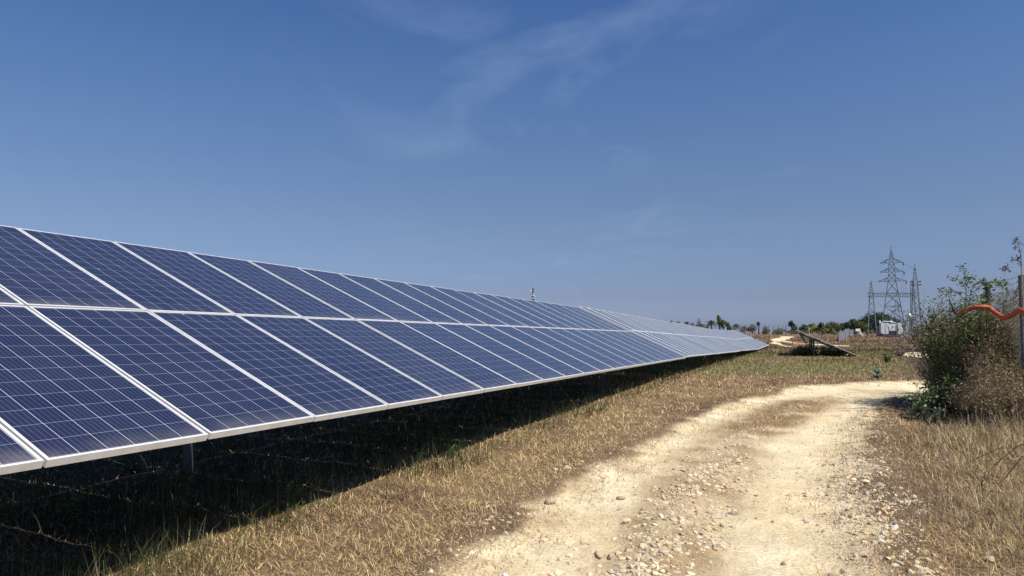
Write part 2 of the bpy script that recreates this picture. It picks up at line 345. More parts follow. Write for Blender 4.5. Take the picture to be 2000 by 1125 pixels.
# ---------------------------------------------------------------- ground and road sheets (one surface, shared seam)
P0X, P0Y, UX_, UY_ = -2.2477, 3.3993, math.sin(R(22.547)), math.cos(R(22.547))
def mixc(a, b, t): return np.asarray(a)*(1-t[:, None])+np.asarray(b)*t[:, None]
def green_amt(x, y):
    n = fbm(x+3, y+8, 4, .18)
    g = sstep(21.5, 25, y)*(1-sstep(55, 80, y))*sstep(.28, .55, n+.14)
    g = np.maximum(g, .75*np.exp(-((y-86)/7.)**2)*sstep(30, 42, x)*sstep(.35, .6, n))
    return g*sstep(0, .5, -road_w(x, y))
def ground_color(x, y):
    n = fbm(x, y, 4, .55); n3 = fbm(x+31, y+7, 4, 2.1); r = np.hypot(x, y)
    nr = 1-sstep(14, 40, r)
    c = mixc((.26, .185, .10), (.15, .10, .062), np.clip(sstep(.35, .65, n)+.55*nr, 0, 1))
    c = mixc(c, (.36, .28, .15), sstep(.55, .8, n3)*.5*(1-nr))
    # panel shade deepened in the soil colour of the weedy strip below the row
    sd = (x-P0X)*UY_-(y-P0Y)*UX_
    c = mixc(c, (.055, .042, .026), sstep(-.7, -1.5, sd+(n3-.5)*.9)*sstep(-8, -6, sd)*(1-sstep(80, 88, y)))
    c = mixc(c, (.17, .165, .07), green_amt(x, y)*.8)
    c = mixc(c, (.10, .07, .05), sstep(.50, .62, fbm(x+90, y*2.2, 4, .16))*sstep(45, 60, y)*(1-sstep(140, 180, y))*.7)
    # brown rubble ground by the substation
    c = mixc(c, (.17, .115, .075), sstep(84, 100, y)*(.5+.5*sstep(.35, .6, fbm(x, y, 4, .3))))
    rw = road_w(x, y); rt = rut_w(x, y)
    sand = mixc((.69, .56, .345), (.76, .645, .43), sstep(.3, .7, fbm(x+5, y, 4, 1.1)))
    strip = mixc((.33, .23, .125), (.53, .41, .25), sstep(.3, .65, fbm(x, y+5, 4, 3)))
    nearr = 1-sstep(24, 30, r)
    dmid = pdist(x, y, MIDL); stp = np.exp(-(dmid/(.46+.01*y))**4)*sstep(.18, .48, fbm(x+2, y+9, 4, 2.6)+.12)
    edg = np.maximum(1-sstep(.0, .35, rw+(fbm(x, y+40, 3, 3)-.5)*.5), .75*np.exp(-(pdist(x, y, EDR)/.30)**2)*sstep(.3, .6, n3))
    rc = mixc(sand, strip, np.clip(np.maximum(stp, edg*.6), 0, 1)*nearr)
    gr = np.exp(-(pdist(x, y, [(3.6, 10.6), (4.9, 12.6), (6.0, 14.3)])/.42)**2)*nearr
    rc = mixc(rc, (.26, .175, .09), np.clip(gr*1.7*sstep(.22, .5, n3), 0, .95))
    c = mixc(c, rc, sstep(-.07, .12, rw))
    return c
th = np.concatenate([np.linspace(-math.pi, R(-62), 40, endpoint=False), np.linspace(R(-62), R(62), 620, endpoint=False), np.linspace(R(62), math.pi, 41)])
rr = np.concatenate([[.3, .8], np.geomspace(1.3, 5200, 620)])
TH, RR = np.meshgrid(th, rr); GX = (np.sin(TH)*RR).ravel(); GY = (np.cos(TH)*RR).ravel()
GZ = gz(GX, GY)
nT = len(th); I = np.arange(len(rr)-1)[:, None]*nT+np.arange(nT-1)[None]
Q = np.stack([I, I+1, I+1+nT, I+nT], -1).reshape(-1, 4)[:, ::-1]
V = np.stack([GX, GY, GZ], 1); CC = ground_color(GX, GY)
fc = V[Q].mean(1); isroad = road_w(fc[:, 0], fc[:, 1]) > 0
isroad &= np.hypot(fc[:, 0], fc[:, 1]) < 150
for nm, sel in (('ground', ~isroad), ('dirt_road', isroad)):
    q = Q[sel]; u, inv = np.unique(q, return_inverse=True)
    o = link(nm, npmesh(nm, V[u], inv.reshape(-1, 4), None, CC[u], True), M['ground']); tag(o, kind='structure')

# ---------------------------------------------------------------- solar arrays
AX = R(22.547); TILT = R(24.417); PW = 1.01; FW = .992; FL = 1.956; ROWP = 1.976; FH = .042
def array_frame(slope, ax=None):
    ax = AX if ax is None else ax
    u = Vector((math.sin(ax)*math.cos(slope), math.cos(ax)*math.cos(slope), math.sin(slope)))
    side = Vector((-math.cos(ax), math.sin(ax), 0)); up = side.cross(u); up = up if up.z > 0 else -up
    v = side*math.cos(TILT)+up*math.sin(TILT); v.normalize(); n = u.cross(v); n = n if n.z > 0 else -n
    # keep a right-handed frame: local x = -u?  (u, v, n) must be right handed
    return u, v, n
u0, v0, n0 = array_frame(0)
HAND = u0.cross(v0).dot(n0)
def frame_mesh(fw, name):
    m = MB(); L_ = fw
    hw = FH
    # outer side walls with a lip on top (lip 2.5 mm above the glass)
    K_ = .016
    for (x0, x1, y0, y1) in ((0, L_, 0, FL), (FW-L_, FW, 0, FL), (L_, FW-L_, 0, K_), (L_, FW-L_, FL-K_, FL)):
        m.box(((x0+x1)/2, (y0+y1)/2, -hw/2), (x1-x0, y1-y0, hw))
    return m
fm = frame_mesh(.017, 'f').build('frame', M['alu']); frame_me = fm.data; bpy.data.objects.remove(fm)
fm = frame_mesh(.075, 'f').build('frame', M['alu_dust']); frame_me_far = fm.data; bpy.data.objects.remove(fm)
def glass_me(name, mt):
    o = MB().box((FW/2, FL/2, -.008), (FW-.024, FL-.024, .010)).build('panel', mt); me = o.data; bpy.data.objects.remove(o); return me
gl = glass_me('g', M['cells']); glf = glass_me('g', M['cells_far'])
bk = None
def solar_array(origin, slope, ncol, label, group, far, drop=0.0, i0=0, jit=.0015, ax=None):
    """origin = lower near corner of the panel plane; children: panels (> frame), purlins, rafters, posts, braces"""
    u, v, n = array_frame(slope, ax)
    flip = HAND < 0
    # local axes: x along -u or u so that x,y,z is right handed
    ux = -u if flip else u
    Mx = Matrix(((ux.x, v.x, n.x, 0), (ux.y, v.y, n.y, 0), (ux.z, v.z, n.z, 0), (0, 0, 0, 1)))
    O = Vector(origin)
    end = O+u*(ncol*PW)
    base = (O+end)/2; bz = gz1(base.x, base.y)
    root = empty('solar_array', (base.x, base.y, bz)); tag(root, label, 'solar array', group)
    off = -Vector((base.x, base.y, bz))
    for row in (0, 1):
        for k in range(ncol):
            s0 = k*PW+(PW-FW)/2
            p = O+u*(s0+(FW if flip else 0))+v*(row*ROWP+.004)+n*random.gauss(0, jit)
            g = bpy.data.objects.new('panel', glf if far else gl); COL.objects.link(g); g.parent = root
            Rj = Matrix.Rotation(random.gauss(0, .0012), 4, 'Y') @ Matrix.Rotation(random.gauss(0, .0010), 4, 'X')
            g.matrix_local = Matrix.Translation(p+off) @ Mx @ Rj
            f = bpy.data.objects.new('frame', frame_me_far if far else frame_me); COL.objects.link(f); f.parent = g
    P = lambda s, t, h: np.array(O+u*s+v*t+n*h+off)
    L = ncol*PW
    for t_ in (.45, 1.5, 2.45, 3.5):
        m = MB(); m.bar(P(.02, t_, -.042-.035), P(L-.02, t_, -.042-.035), .05, .068); m.build('purlin', M['galvdark'], root)
    ns = max(2, int(round(L/3.0))); 
    for k in range(ns):
        s = .9+(L-1.8)*k/(ns-1)
        MB().bar(P(s, .25, -.15), P(s, 3.75, -.15), .06, .075).build('rafter', M['galvdark'], root)
        for t_ in ((2.8,)):
            a = P(s, t_, -.19); wx, wy = a[0]-off.x, a[1]-off.y
            gzv = gz1(wx, wy)+off.z-.3
            MB().bar((a[0], a[1], gzv), a, .09, .09).build('post', M['galvdark'], root)
        for t2, hh in ((3.55, .25), (1.2, .45)):
            a = P(s, t2, -.19); b = P(s, 2.8, -.19); b[2] = gz1(b[0]-off.x, b[1]-off.y)+off.z+hh
            MB().bar(a, b, .05, .05).build('brace', M['galvdark'], root)
    return root
ZB = CAMZ
G = 'solar arrays in the long row'
u, v, n = array_frame(-.01795)
P0 = Vector((-2.2477, 3.3993, ZB-.6522))
A0 = P0-u*(4*PW)
solar_array(A0, -.01795, 24, 'nearest dark blue solar array, large in the left foreground with clean silver frames', G, False)
Q0 = Vector((5.535, 22.15, ZB-.985)); sl2 = -.0262
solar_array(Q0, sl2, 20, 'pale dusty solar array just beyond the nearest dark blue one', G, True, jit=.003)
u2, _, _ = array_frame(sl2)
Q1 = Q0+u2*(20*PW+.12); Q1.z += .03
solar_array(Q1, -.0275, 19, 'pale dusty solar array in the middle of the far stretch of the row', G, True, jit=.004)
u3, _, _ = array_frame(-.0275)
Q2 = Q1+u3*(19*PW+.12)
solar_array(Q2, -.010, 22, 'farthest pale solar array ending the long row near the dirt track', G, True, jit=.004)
# the lone array in the field, seen end on
LA = Vector((.4975*44.5, 44.5, ZB-(695-HY)/F*44.5))
solar_array(LA, -.004, 8, 'lone solar array standing by itself in the green field, seen edge on', 'separate solar array', False, jit=.002, ax=R(20.9))

# ---------------------------------------------------------------- grass and other ground cover
def blades(P, h, wd, lean, colr, curl=.5, az=None):
    """P (n,3) roots; bent tapered blades of 5 verts"""
    n = len(P); az = rng.random(n)*2*np.pi if az is None else az
    d = np.stack([np.cos(az), np.sin(az), np.zeros(n)], 1)
    fa = az+np.pi/2+rng.normal(0, .5, n); s = np.stack([np.cos(fa), np.sin(fa), np.zeros(n)], 1)*(wd/2)[:, None]
    up = np.array([0, 0, 1.])
    l1 = np.clip(lean, 0, 1.5); l2 = l1*(1+curl)
    mid = P+(d*np.sin(l1)[:, None]+up*np.cos(l1)[:, None])*(h*.5)[:, None]
    tip = mid+(d*np.sin(l2)[:, None]+up*np.cos(l2)[:, None])*(h*.5)[:, None]
    V = np.stack([P-s, P+s, mid+s*.75, mid-s*.75, tip], 1).reshape(-1, 3)
    b = np.arange(n)[:, None]*5
    return V, b+np.array([[0, 1, 2, 3]]), b+np.array([[3, 2, 4]]), np.repeat(colr, 5, 0)
class Bag:
    def __init__(s): s.V = []; s.Q = []; s.T = []; s.C = []; s.n = 0
    def add(s, V, Q, T, C):
        if len(V) == 0: return
        s.V.append(V); s.C.append(C)
        if Q is not None: s.Q.append(Q+s.n)
        if T is not None: s.T.append(T+s.n)
        s.n += len(V)
    def build(s, name, mt, parent=None):
        return link(name, npmesh(name, np.concatenate(s.V), np.concatenate(s.Q) if s.Q else None, np.concatenate(s.T) if s.T else None, np.concatenate(s.C)), mt, parent)
def pal(n, cols, wts, var=.18):
    cols = np.array(cols); k = rng.choice(len(cols), n, p=np.array(wts)/sum(wts))
    return np.clip(cols[k]*(1+rng.normal(0, var, (n, 1)))*(1+rng.normal(0, .02, (n, 3))), .004, .9)
def scatter(n, r0, r1, a0=-47, a1=47, pw=1.0):
    """even over log distance: blades are finer and denser close by"""
    t = rng.random(n)**pw; r = r0*(r1/r0)**t; a = R(a0)+rng.random(n)*R(a1-a0)
    return np.sin(a)*r, np.cos(a)*r, r
UX, UY = math.sin(AX), math.cos(AX)
def row_side(x, y):     # metres from the lower edge line of the row, + = towards the road
    return (x-P0.x)*UY-(y-P0.y)*UX
straw_c = [(.65, .475, .225), (.52, .365, .175), (.33, .22, .115), (.78, .62, .34), (.17, .105, .058)]
brown_c = [(.29, .185, .10), (.41, .28, .16), (.15, .092, .05), (.54, .40, .23)]
green_c = [(.10, .14, .03), (.16, .19, .05), (.22, .22, .07), (.06, .10, .025)]
bag = Bag()
x, y, r = scatter(430000, 3.0, 26, -46, 44, 1.0)
rw = road_w(x, y); ok = (rw < .02+rng.normal(0, .12, len(x))) & (y > 2.5)
patch = fbm(x, y, 4, .5); ok &= rng.random(len(x)) < .55+.6*sstep(.3, .55, fbm(x+7, y, 3, 2.2))
sd_ = (x-P0X)*UY_-(y-P0Y)*UX_; ok &= ~((sd_+(fbm(x, y, 3, 2)-.5)*.9 < -1.0) & (rng.random(len(x)) < .72))
x, y, r, patch, rw = x[ok], y[ok], r[ok], patch[ok], rw[ok]
gold = sstep(.38, .62, 1-patch+.16-.25*np.exp(-np.clip(-rw, 0, 9)/.6)*sstep(5, 8, y)-.010*np.clip(y-8, 0, 14)+.25*(fbm(x+11, y, 3, 1.6)-.5))
n_ = len(x); c = np.where((rng.random(n_) < gold)[:, None], pal(n_, straw_c, (4, 4, 2, 2, 1)), pal(n_, brown_c, (4, 3, 2, 1)))
gsp = rng.random(n_) < .02+.5*green_amt(x, y)+.05*(np.abs(row_side(x, y)+.5) < .5)
c[gsp] = pal(gsp.sum(), green_c, (2, 2, 2, 1))
edge = sstep(0, .5, -rw)
h = (.03+.055*rng.random(n_)**1.6+.035*fbm(x, y, 3, 1.5))*(.45+.55*edge)*(1+.02*r)
lean = np.clip(rng.normal(1.22, .36, n_), .05, 1.54)
bag.add(*blades(np.stack([x, y, gz(x, y)-.004], 1), h, np.maximum(.0028, .00085*r), lean, c, .35))
# thin strands lying on the road strip and its patch
x, y, r = scatter(110000, 3.5, 22, -10, 44); d = pdist(x, y, [(3.6, 10.6), (4.9, 12.6), (6.0, 14.3)])
d2 = pdist(x, y, [(.75, 4.2), (1.35, 5.8), (2.1, 7.5), (3.3, 9.9)])
ok = (rng.random(len(x)) < 1.6*np.exp(-(d/.36)**2)+.16*np.exp(-(d2/.33)**2)*sstep(.4, .6, fbm(x, y, 3, 2.5))+.7*sstep(.75, .0, road_w(x, y)+(fbm(x, y, 3, 2.5)-.5)*.6)) & (road_w(x, y) > -.1)
x, y, r = x[ok], y[ok], r[ok]; n_ = len(x)
bag.add(*blades(np.stack([x, y, gz(x, y)-.003], 1), .03+.05*rng.random(n_), np.maximum(.0025, .0008*r), np.clip(rng.normal(1.0, .35, n_), .1, 1.45), pal(n_, brown_c+straw_c[:2], (3, 3, 2, 2, 2, 2)), .3))
tag(bag.build('dry_grass', M['straw']), 'matted dry straw coloured grass along the dirt road and under the panels', 'grass', kind='stuff')
# green field beyond the bend
bag = Bag()
x, y, r = scatter(170000, 18, 130, -5, 44, .85)
ok = (road_w(x, y) < -.1) & (rng.random(len(x)) < .9); ok &= ~((row_side(x, y) < -4) & (y > 20))
x, y, r = x[ok], y[ok], r[ok]; n_ = len(x); ga = green_amt(x, y)
c = np.where((rng.random(n_) < ga*.85)[:, None], pal(n_, [(.20, .20, .065), (.27, .25, .09), (.14, .15, .05), (.36, .29, .14)], (3, 3, 1.5, 2)), pal(n_, brown_c+[(.36, .26, .13)], (3, 3, 2, 1, 3)))
dk = sstep(.50, .62, fbm(x+90, y*2.2, 4, .16))*sstep(45, 60, y)+.6*sstep(.5, .65, fbm(x+60, y*1.5, 4, .5))*sstep(30, 40, y)
c = c*(1-.55*np.clip(dk, 0, 1))[:, None]*np.array([1, .95, .98])
h = (.05+.09*rng.random(n_))*(.5+.9*fbm(x, y, 3, .4))*(1+.8*np.clip(dk, 0, 1))
bag.add(*blades(np.stack([x, y, gz(x, y)-.01], 1), h*(1+.008*r), .0009*r, np.clip(rng.normal(.85, .4, n_), 0, 1.45), c, .5))
tag(bag.build('field_grass', M['straw']), 'yellow green field grass around the lone solar array', 'grass', kind='stuff')
# tall dry grass on the right verge, with pinkish seed heads
bag = Bag()
x, y, r = scatter(120000, 3.2, 17, 17, 44)
e = -road_w(x, y); nn_ = fbm(x+4, y+2, 4, .9)
ok = (e > .1) & (x > 2.2) & (rng.random(len(x)) < sstep(.30, .62, nn_)*.9*sstep(.1, 1.4, e)+.10)
x, y, r, e = x[ok], y[ok], r[ok], e[ok]; n_ = len(x)
tall = sstep(.2, 2.0, e)*(.5+sstep(.35, .65, fbm(x+40, y, 3, .8)))
h = (.10+.26*rng.random(n_)**1.3)*(.35+.75*tall)
c = pal(n_, [(.54, .42, .22), (.42, .30, .16), (.72, .59, .34), (.25, .165, .09), (.40, .38, .15), (.46, .35, .25)], (4, 3, 3.5, 3, 1.6, 1.2))
P_ = np.stack([x, y, gz(x, y)-.01], 1); az = rng.random(n_)*2*np.pi; ln = np.clip(rng.normal(.55, .42, n_), 0, 1.45)
bag.add(*blades(P_, h, np.maximum(.0026, .00075*r), ln, c, .7, az))
k = rng.random(n_) < .035; P2 = P_[k]; hh = h[k]*1.5; m_ = k.sum()
bag.add(*blades(P2, hh, np.maximum(.0018, .0005*r[k]), ln[k]*.5, pal(m_, [(.42, .33, .18), (.36, .26, .16)], (1, 1)), .5, az[k]))
l1 = ln[k]*.5; l2 = l1*1.5; dd = np.stack([np.cos(az[k]), np.sin(az[k]), 0*l1], 1)
tip = P2+(dd*np.sin(l1)[:, None]+np.array([0, 0, 1])*np.cos(l1)[:, None])*(hh*.5)[:, None]+(dd*np.sin(l2)[:, None]+np.array([0, 0, 1])*np.cos(l2)[:, None])*(hh*.5)[:, None]
for q in range(9):
    Pq = tip-np.array([0, 0, 1])*(rng.random((m_, 1))*.07)
    bag.add(*blades(Pq, .018+.02*rng.random(m_), np.maximum(.004, .0007*r[k]), rng.random(m_)*1.2, pal(m_, [(.42, .31, .28), (.50, .40, .34), (.34, .23, .20)], (2, 1, 1)), .5))
tag(bag.build('tall_dry_grass', M['straw']), 'tall dry grass with pinkish seed heads on the right verge', 'grass', kind='stuff')

# weeds in the shade under the row
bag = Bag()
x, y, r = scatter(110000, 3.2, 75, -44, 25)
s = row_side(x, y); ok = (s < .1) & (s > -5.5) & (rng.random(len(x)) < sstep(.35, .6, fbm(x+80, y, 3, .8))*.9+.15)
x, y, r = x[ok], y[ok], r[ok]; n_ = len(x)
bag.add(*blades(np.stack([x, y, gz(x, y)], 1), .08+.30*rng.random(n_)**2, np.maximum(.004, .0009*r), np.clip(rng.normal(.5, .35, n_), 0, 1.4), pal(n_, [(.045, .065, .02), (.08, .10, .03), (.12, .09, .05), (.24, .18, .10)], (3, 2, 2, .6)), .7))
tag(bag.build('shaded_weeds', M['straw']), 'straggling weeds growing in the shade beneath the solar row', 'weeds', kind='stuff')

# ---------------------------------------------------------------- gravel and rocks
t_ = (1+5**.5)/2
ico = np.array([[-1, t_, 0], [1, t_, 0], [-1, -t_, 0], [1, -t_, 0], [0, -1, t_], [0, 1, t_], [0, -1, -t_], [0, 1, -t_], [t_, 0, -1], [t_, 0, 1], [-t_, 0, -1], [-t_, 0, 1]])/1.902
icf = np.array([[0, 11, 5], [0, 5, 1], [0, 1, 7], [0, 7, 10], [0, 10, 11], [1, 5, 9], [5, 11, 4], [11, 10, 2], [10, 7, 6], [7, 1, 8], [3, 9, 4], [3, 4, 2], [3, 2, 6], [3, 6, 8], [3, 8, 9], [4, 9, 5], [2, 4, 11], [6, 2, 10], [8, 6, 7], [9, 8, 1]])
def pebbles(x, y, size, colr, sink=.05):
    n = len(x); V = ico[None]*(1+rng.normal(0, .17, (n, 12, 1)))
    V = V*np.stack([size*(.8+.7*rng.random(n)), size*(.6+.4*rng.random(n)), size*(.35+.4*rng.random(n))], 1)[:, None]
    a = rng.random(n)*6.28; c, s = np.cos(a), np.sin(a); X = V[..., 0]*c[:, None]-V[..., 1]*s[:, None]; Y = V[..., 0]*s[:, None]+V[..., 1]*c[:, None]
    tl = rng.normal(0, .25, n)[:, None]; Z = V[..., 2]+X*tl
    V = np.stack([X+x[:, None], Y+y[:, None], Z+(gz(x, y)+size*sink*.6)[:, None]], -1).reshape(-1, 3)
    return V, None, (np.arange(n)[:, None, None]*12+icf[None]).reshape(-1, 3), np.repeat(colr, 12, 0)
bag = Bag()
x, y, r = scatter(360000, 3.4, 22, -12, 44); rw = road_w(x, y); rt = rut_w(x, y)
EDM = [(.98, 3.6), (1.15, 4.4), (1.72, 5.8), (2.45, 7.4), (3.5, 9.8)]
dm = pdist(x, y, MIDL); de = pdist(x, y, EDR); dn = pdist(x, y, EDM); cl_ = sstep(.35, .7, fbm(x, y, 3, 1.8))
pr = np.maximum.reduce([.75*np.exp(-(dm/.42)**2), .42*np.exp(-(de/.50)**2), 1.1*np.exp(-(dn/.19)**2), .035+0*x])*(.3+cl_)*(1-.85*rt)
ok = (rw > -.35) & (rng.random(len(x)) < pr); x, y, r = x[ok], y[ok], r[ok]; n_ = len(x)
size = np.maximum(.0035+.021*rng.random(n_)**6, .0009*r*(.5+rng.random(n_)*.7))*(1+.3*(y < 8))
bag.add(*pebbles(x, y, size, pal(n_, [(.55, .43, .26), (.53, .45, .32), (.42, .37, .30), (.62, .51, .34), (.42, .30, .19)], (4, 2.5, 1.5, 3, 1.3), .12)))
tag(bag.build('gravel', M['stone']), 'loose pale gravel strewn between and beside the wheel ruts', 'gravel', kind='stuff')
def rock(px, py, size, label, colr, group='loose rocks on the road'):
    Y = CAMZ*F/(py-HY); X = (px-1000)/F*Y; z = gz1(X, Y)
    bm = bmesh.new(); bmesh.ops.create_icosphere(bm, subdivisions=2, radius=1)
    rs = np.random.default_rng(int(px*7+py)); off = rs.random(3)*50
    dirs = rs.normal(size=(9, 3)); dirs /= np.linalg.norm(dirs, axis=1)[:, None]; lim = .42+.34*rs.random(9)
    for vv in bm.verts:
        p = np.array(vv.co)
        for dd_, l_ in zip(dirs, lim):
            k_ = p@dd_
            if k_ > l_: p = p-dd_*(k_-l_)
        vv.co = Vector(p)*(1+.08*(rs.random()-.5))
        vv.co.x *= size*.62; vv.co.y *= size*.5; vv.co.z *= size*.36
    me = bpy.data.meshes.new('rock'); bm.to_mesh(me); bm.free()
    o = link('rock', me, mat('rock_face', tuple(q*1.3 for q in colr), .9, 0, .2, tuple(q*1.0 for q in colr), .6, 14)); o.location = (X, Y, z+size*.16); o.rotation_euler = (0, 0, rs.random()*6)
    tag(o, label, 'rock', group)
for a in ((1075, 977, .105, 'largest grey rock on the left edge of the left wheel rut', (.34, .27, .21)),
          (1210, 962, .075, 'angular brown rock in the middle of the left wheel rut', (.36, .26, .17)),
          (1220, 1007, .085, 'flat pale rock on the left rut below the angular brown one', (.50, .38, .27)),
          (1165, 1069, .08, 'brownish rock among gravel near the bottom of the picture', (.36, .28, .21)),
          (1190, 1071, .07, 'light brown rock right beside the brownish one near the picture bottom', (.40, .29, .2)),
          (1063, 1041, .06, 'small cream rock in the left rut above a bare sandy patch', (.52, .42, .29)),
          (924, 1074, .055, 'upright cream stone in the grass at the left road edge', (.55, .46, .32)),
          (986, 1107, .05, 'whitish stone at the very bottom of the left rut', (.55, .52, .46)),
          (1190, 1113, .055, 'grey stone at the bottom of the middle gravel strip', (.40, .40, .38)),
          (1519, 1083, .04, 'single dark pebble alone in the bare right wheel rut', (.22, .17, .13)),
          (1614, 1105, .05, 'dark grey stone on the right rut shoulder near the bottom', (.30, .27, .23)),
          (1658, 939, .075, 'pale flat rock at the right road edge, left of a pair', (.56, .46, .32)),
          (1681, 948, .075, 'pale rounded rock at the right road edge, right of a pair', (.56, .46, .32)),
          (1705, 1060, .07, 'grey white stone at the foot of the right grass verge', (.50, .47, .41)),
          (1660, 1080, .06, 'brown grey stone on the right gravel shoulder', (.40, .34, .27)),
          (1434, 898, .11, 'low cream rock in the middle strip beyond the gravel', (.52, .40, .25)),
          (1915, 1085, .08, 'lone pale rock in the dry grass at bottom right', (.46, .36, .25))):
    rock(*a)

# ---------------------------------------------------------------- foliage helpers
def leaves(C_, size, colr, tiltz=.6, asp=.5):
    """rhombic leaves at points C_, random orientation"""
    n = len(C_); d = rng.normal(size=(n, 3)); d[:, 2] *= tiltz; d /= np.linalg.norm(d, axis=1)[:, None]
    q = rng.normal(size=(n, 3)); s = np.cross(d, q); s /= np.linalg.norm(s, axis=1)[:, None]
    sz = np.asarray(size)*np.ones(n); d = d*sz[:, None]; s = s*(sz*asp)[:, None]
    V = np.stack([C_-d*.5, C_+s*.5-d*.05, C_+d*.5, C_-s*.5-d*.05], 1).reshape(-1, 3)
    return V, np.arange(n)[:, None]*4+np.arange(4)[None], None, np.repeat(colr, 4, 0)
def branchset(m, base, height, spread, n, r0, segs=6, droop=0, fork=3, seed=1, up=1.0):
    """stems from base, returns tip/side points"""
    rs = np.random.default_rng(seed); pts = []
    for i in range(n):
        a = rs.random()*6.28; l = rs.random()**.5; tgt = np.array([math.cos(a)*l*spread, math.sin(a)*l*spread, height*(.55+.45*rs.random())*(1-.25*l)*up])
        P = [np.array(base)+np.array([math.cos(a), math.sin(a), 0])*.05]
        for k in range(1, segs+1):
            f = k/segs; P.append(np.array(base)+tgt*np.array([f**1.3, f**1.3, f-droop*f*f])+rs.normal(0, .03*height, 3)*f)
        P = np.array(P); m.tube(P, np.linspace(r0, r0*.25, len(P)), 4, False); pts += list(P[2:])
        for q in range(fork):
            k = rs.integers(1, segs); a2 = rs.random()*6.28; L_ = height*(.07+.12*rs.random()); e = P[k]+np.array([math.cos(a2)*L_, math.sin(a2)*L_, L_*rs.uniform(-.1, .9)])
            mid = (P[k]+e)/2+rs.normal(0, .04*height, 3); m.tube([P[k], mid, e], [r0*.4, r0*.3, r0*.15], 3, False); pts += [mid, e]
    return np.array(pts)
def tree(px, Y, wpx, top, bot, label, cols, wts, n=1600, leaf=.35, group='trees on the horizon', name='tree', trunk=None, blobs=12, shape=1.0, seed=0, gap=.0):
    """crown wpx wide between picture heights top and bot, at distance Y"""
    k = Y/F; X = (px-1000)*k; g = gz1(X, Y); zt = CAMZ-(top-HY)*k; zb = CAMZ-(bot-HY)*k; W = wpx*k
    rs = np.random.default_rng(seed+int(px))
    root = empty(name, (X, Y, g)); tag(root, label, 'tree' if name != 'shrub' else 'shrub', group)
    m = MB(); H = zt-g; cz = max(zb-g, .05*H)
    tr = trunk or max(.04*H, .05)
    ctr = []
    for b in range(blobs):
        a = b*2.39996+rs.normal(0, .25); l = ((b+.5)/blobs)**.5*rs.uniform(.85, 1.08)
        f = rs.uniform(.30, 1.0)
        ctr.append((math.cos(a)*l*W*.36, math.sin(a)*l*W*.36, cz+(H-cz)*(.12+.72*f*max(.25, 1-.8*l*l*shape)**.5)))
    ctr = np.array(ctr); ctr[0] = (rs.normal(0, .05*W), 0, H-(H-cz)*.2)
    fork = np.array([rs.normal(0, .02*W), 0, cz*.75+.02*H])
    m.tube([(0, 0, -.2), (rs.normal(0, .02)*H, 0, fork[2]*.5), fork], [tr*1.2, tr, tr*.75], 7)
    for c_ in ctr:
        mid = (fork+c_)/2+np.array([0, 0, .04*H]); m.tube([fork, mid, c_], [tr*.55, tr*.35, tr*.12], 4, False)
    m.build('trunk', M['bark'], root)
    R_ = np.array([W*.22, W*.22, (H-cz)*.24])
    C_ = []; colb = []
    cc = pal(blobs, cols, wts, .16)
    for i, c_ in enumerate(ctr):
        nn = n//blobs; d = rs.normal(size=(nn, 3)); d /= np.linalg.norm(d, axis=1)[:, None]; rad = rs.random((nn, 1))**.45
        p = c_+d*rad*R_*rs.uniform(.7, 1.25)
        kp = rs.random(nn) > gap; C_.append(p[kp]); colb.append(cc[i][None]*(1+rs.normal(0, .22, (kp.sum(), 1))))
    C_ = np.concatenate(C_); C_[:, 2] = np.maximum(C_[:, 2], .05)
    bg_ = Bag(); bg_.add(*leaves(C_, leaf*(.6+.8*rng.random(len(C_))), np.clip(np.concatenate(colb), .003, .8), .8, .6))
    bg_.build('crown', M['leaf'], root)
    return root
DG = [(.05, .075, .03), (.07, .10, .035), (.10, .13, .045), (.035, .055, .025)]
MG = [(.09, .12, .045), (.12, .15, .055), (.16, .175, .07)]
YG = [(.22, .27, .07), (.27, .32, .10), (.17, .21, .07)]
BR = [(.19, .15, .095), (.14, .125, .07), (.23, .185, .12)]

# ---- far trees right of the row
tree(1712, 190, 80, 610, 652, 'big dark round tree rising behind the substation gantry', DG, (3, 3, 1, 2), 9000, .45, blobs=34, seed=1)
tree(1668, 180, 46, 622, 656, 'dark bushy tree at the left shoulder of the big round tree', DG, (3, 3, 2, 2), 4500, .42, blobs=22, seed=2)
tree(1741, 195, 44, 622, 655, 'olive tree behind the white transformer', MG+DG[:1], (2, 1, 1, 2), 4000, .42, blobs=20, seed=3)
tree(1648, 210, 36, 631, 652, 'mid green tree behind the grey sheet fence', MG, (2, 2, 1), 2600, .4, blobs=16, seed=4)
tree(1624, 205, 36, 628, 652, 'olive brown tree left of the grey sheet fence', BR+MG[:1], (2, 2, 1, 2), 2800, .4, blobs=16, seed=5)
tree(1604, 190, 22, 630, 650, 'small dark tree between the yellow green and olive trees', DG, (2, 2, 1, 1), 1800, .35, blobs=10, seed=6)
tree(1617, 170, 30, 634, 654, 'yellowish low bush in front of the olive brown tree', YG+BR, (1, 1, 1, 1, 1, 1), 1800, .33, blobs=12, seed=7, name='shrub')
tree(1586, 200, 30, 632, 651, 'bright yellow green tree above the lone array', YG, (2, 2, 1), 2200, .38, blobs=14, seed=8)
tree(1567, 180, 30, 634, 651, 'dark green bush left of the yellow green tree', DG+MG, (2, 1, 1, 1, 1, 1, 1), 2000, .33, blobs=14, seed=9, name='shrub')
tree(1553, 185, 20, 634, 652, 'grey green bush at the left end of the thicket', MG+DG[:1], (1, 1, 1, 1), 1200, .33, blobs=9, seed=10, name='shrub')
tree(1545, 175, 13, 626, 638, 'small lollipop tree with a bare trunk at the left end of the thicket', [(.05, .075, .05), (.04, .06, .04)], (1, 1), 500, .3, blobs=7, seed=11, trunk=.18)
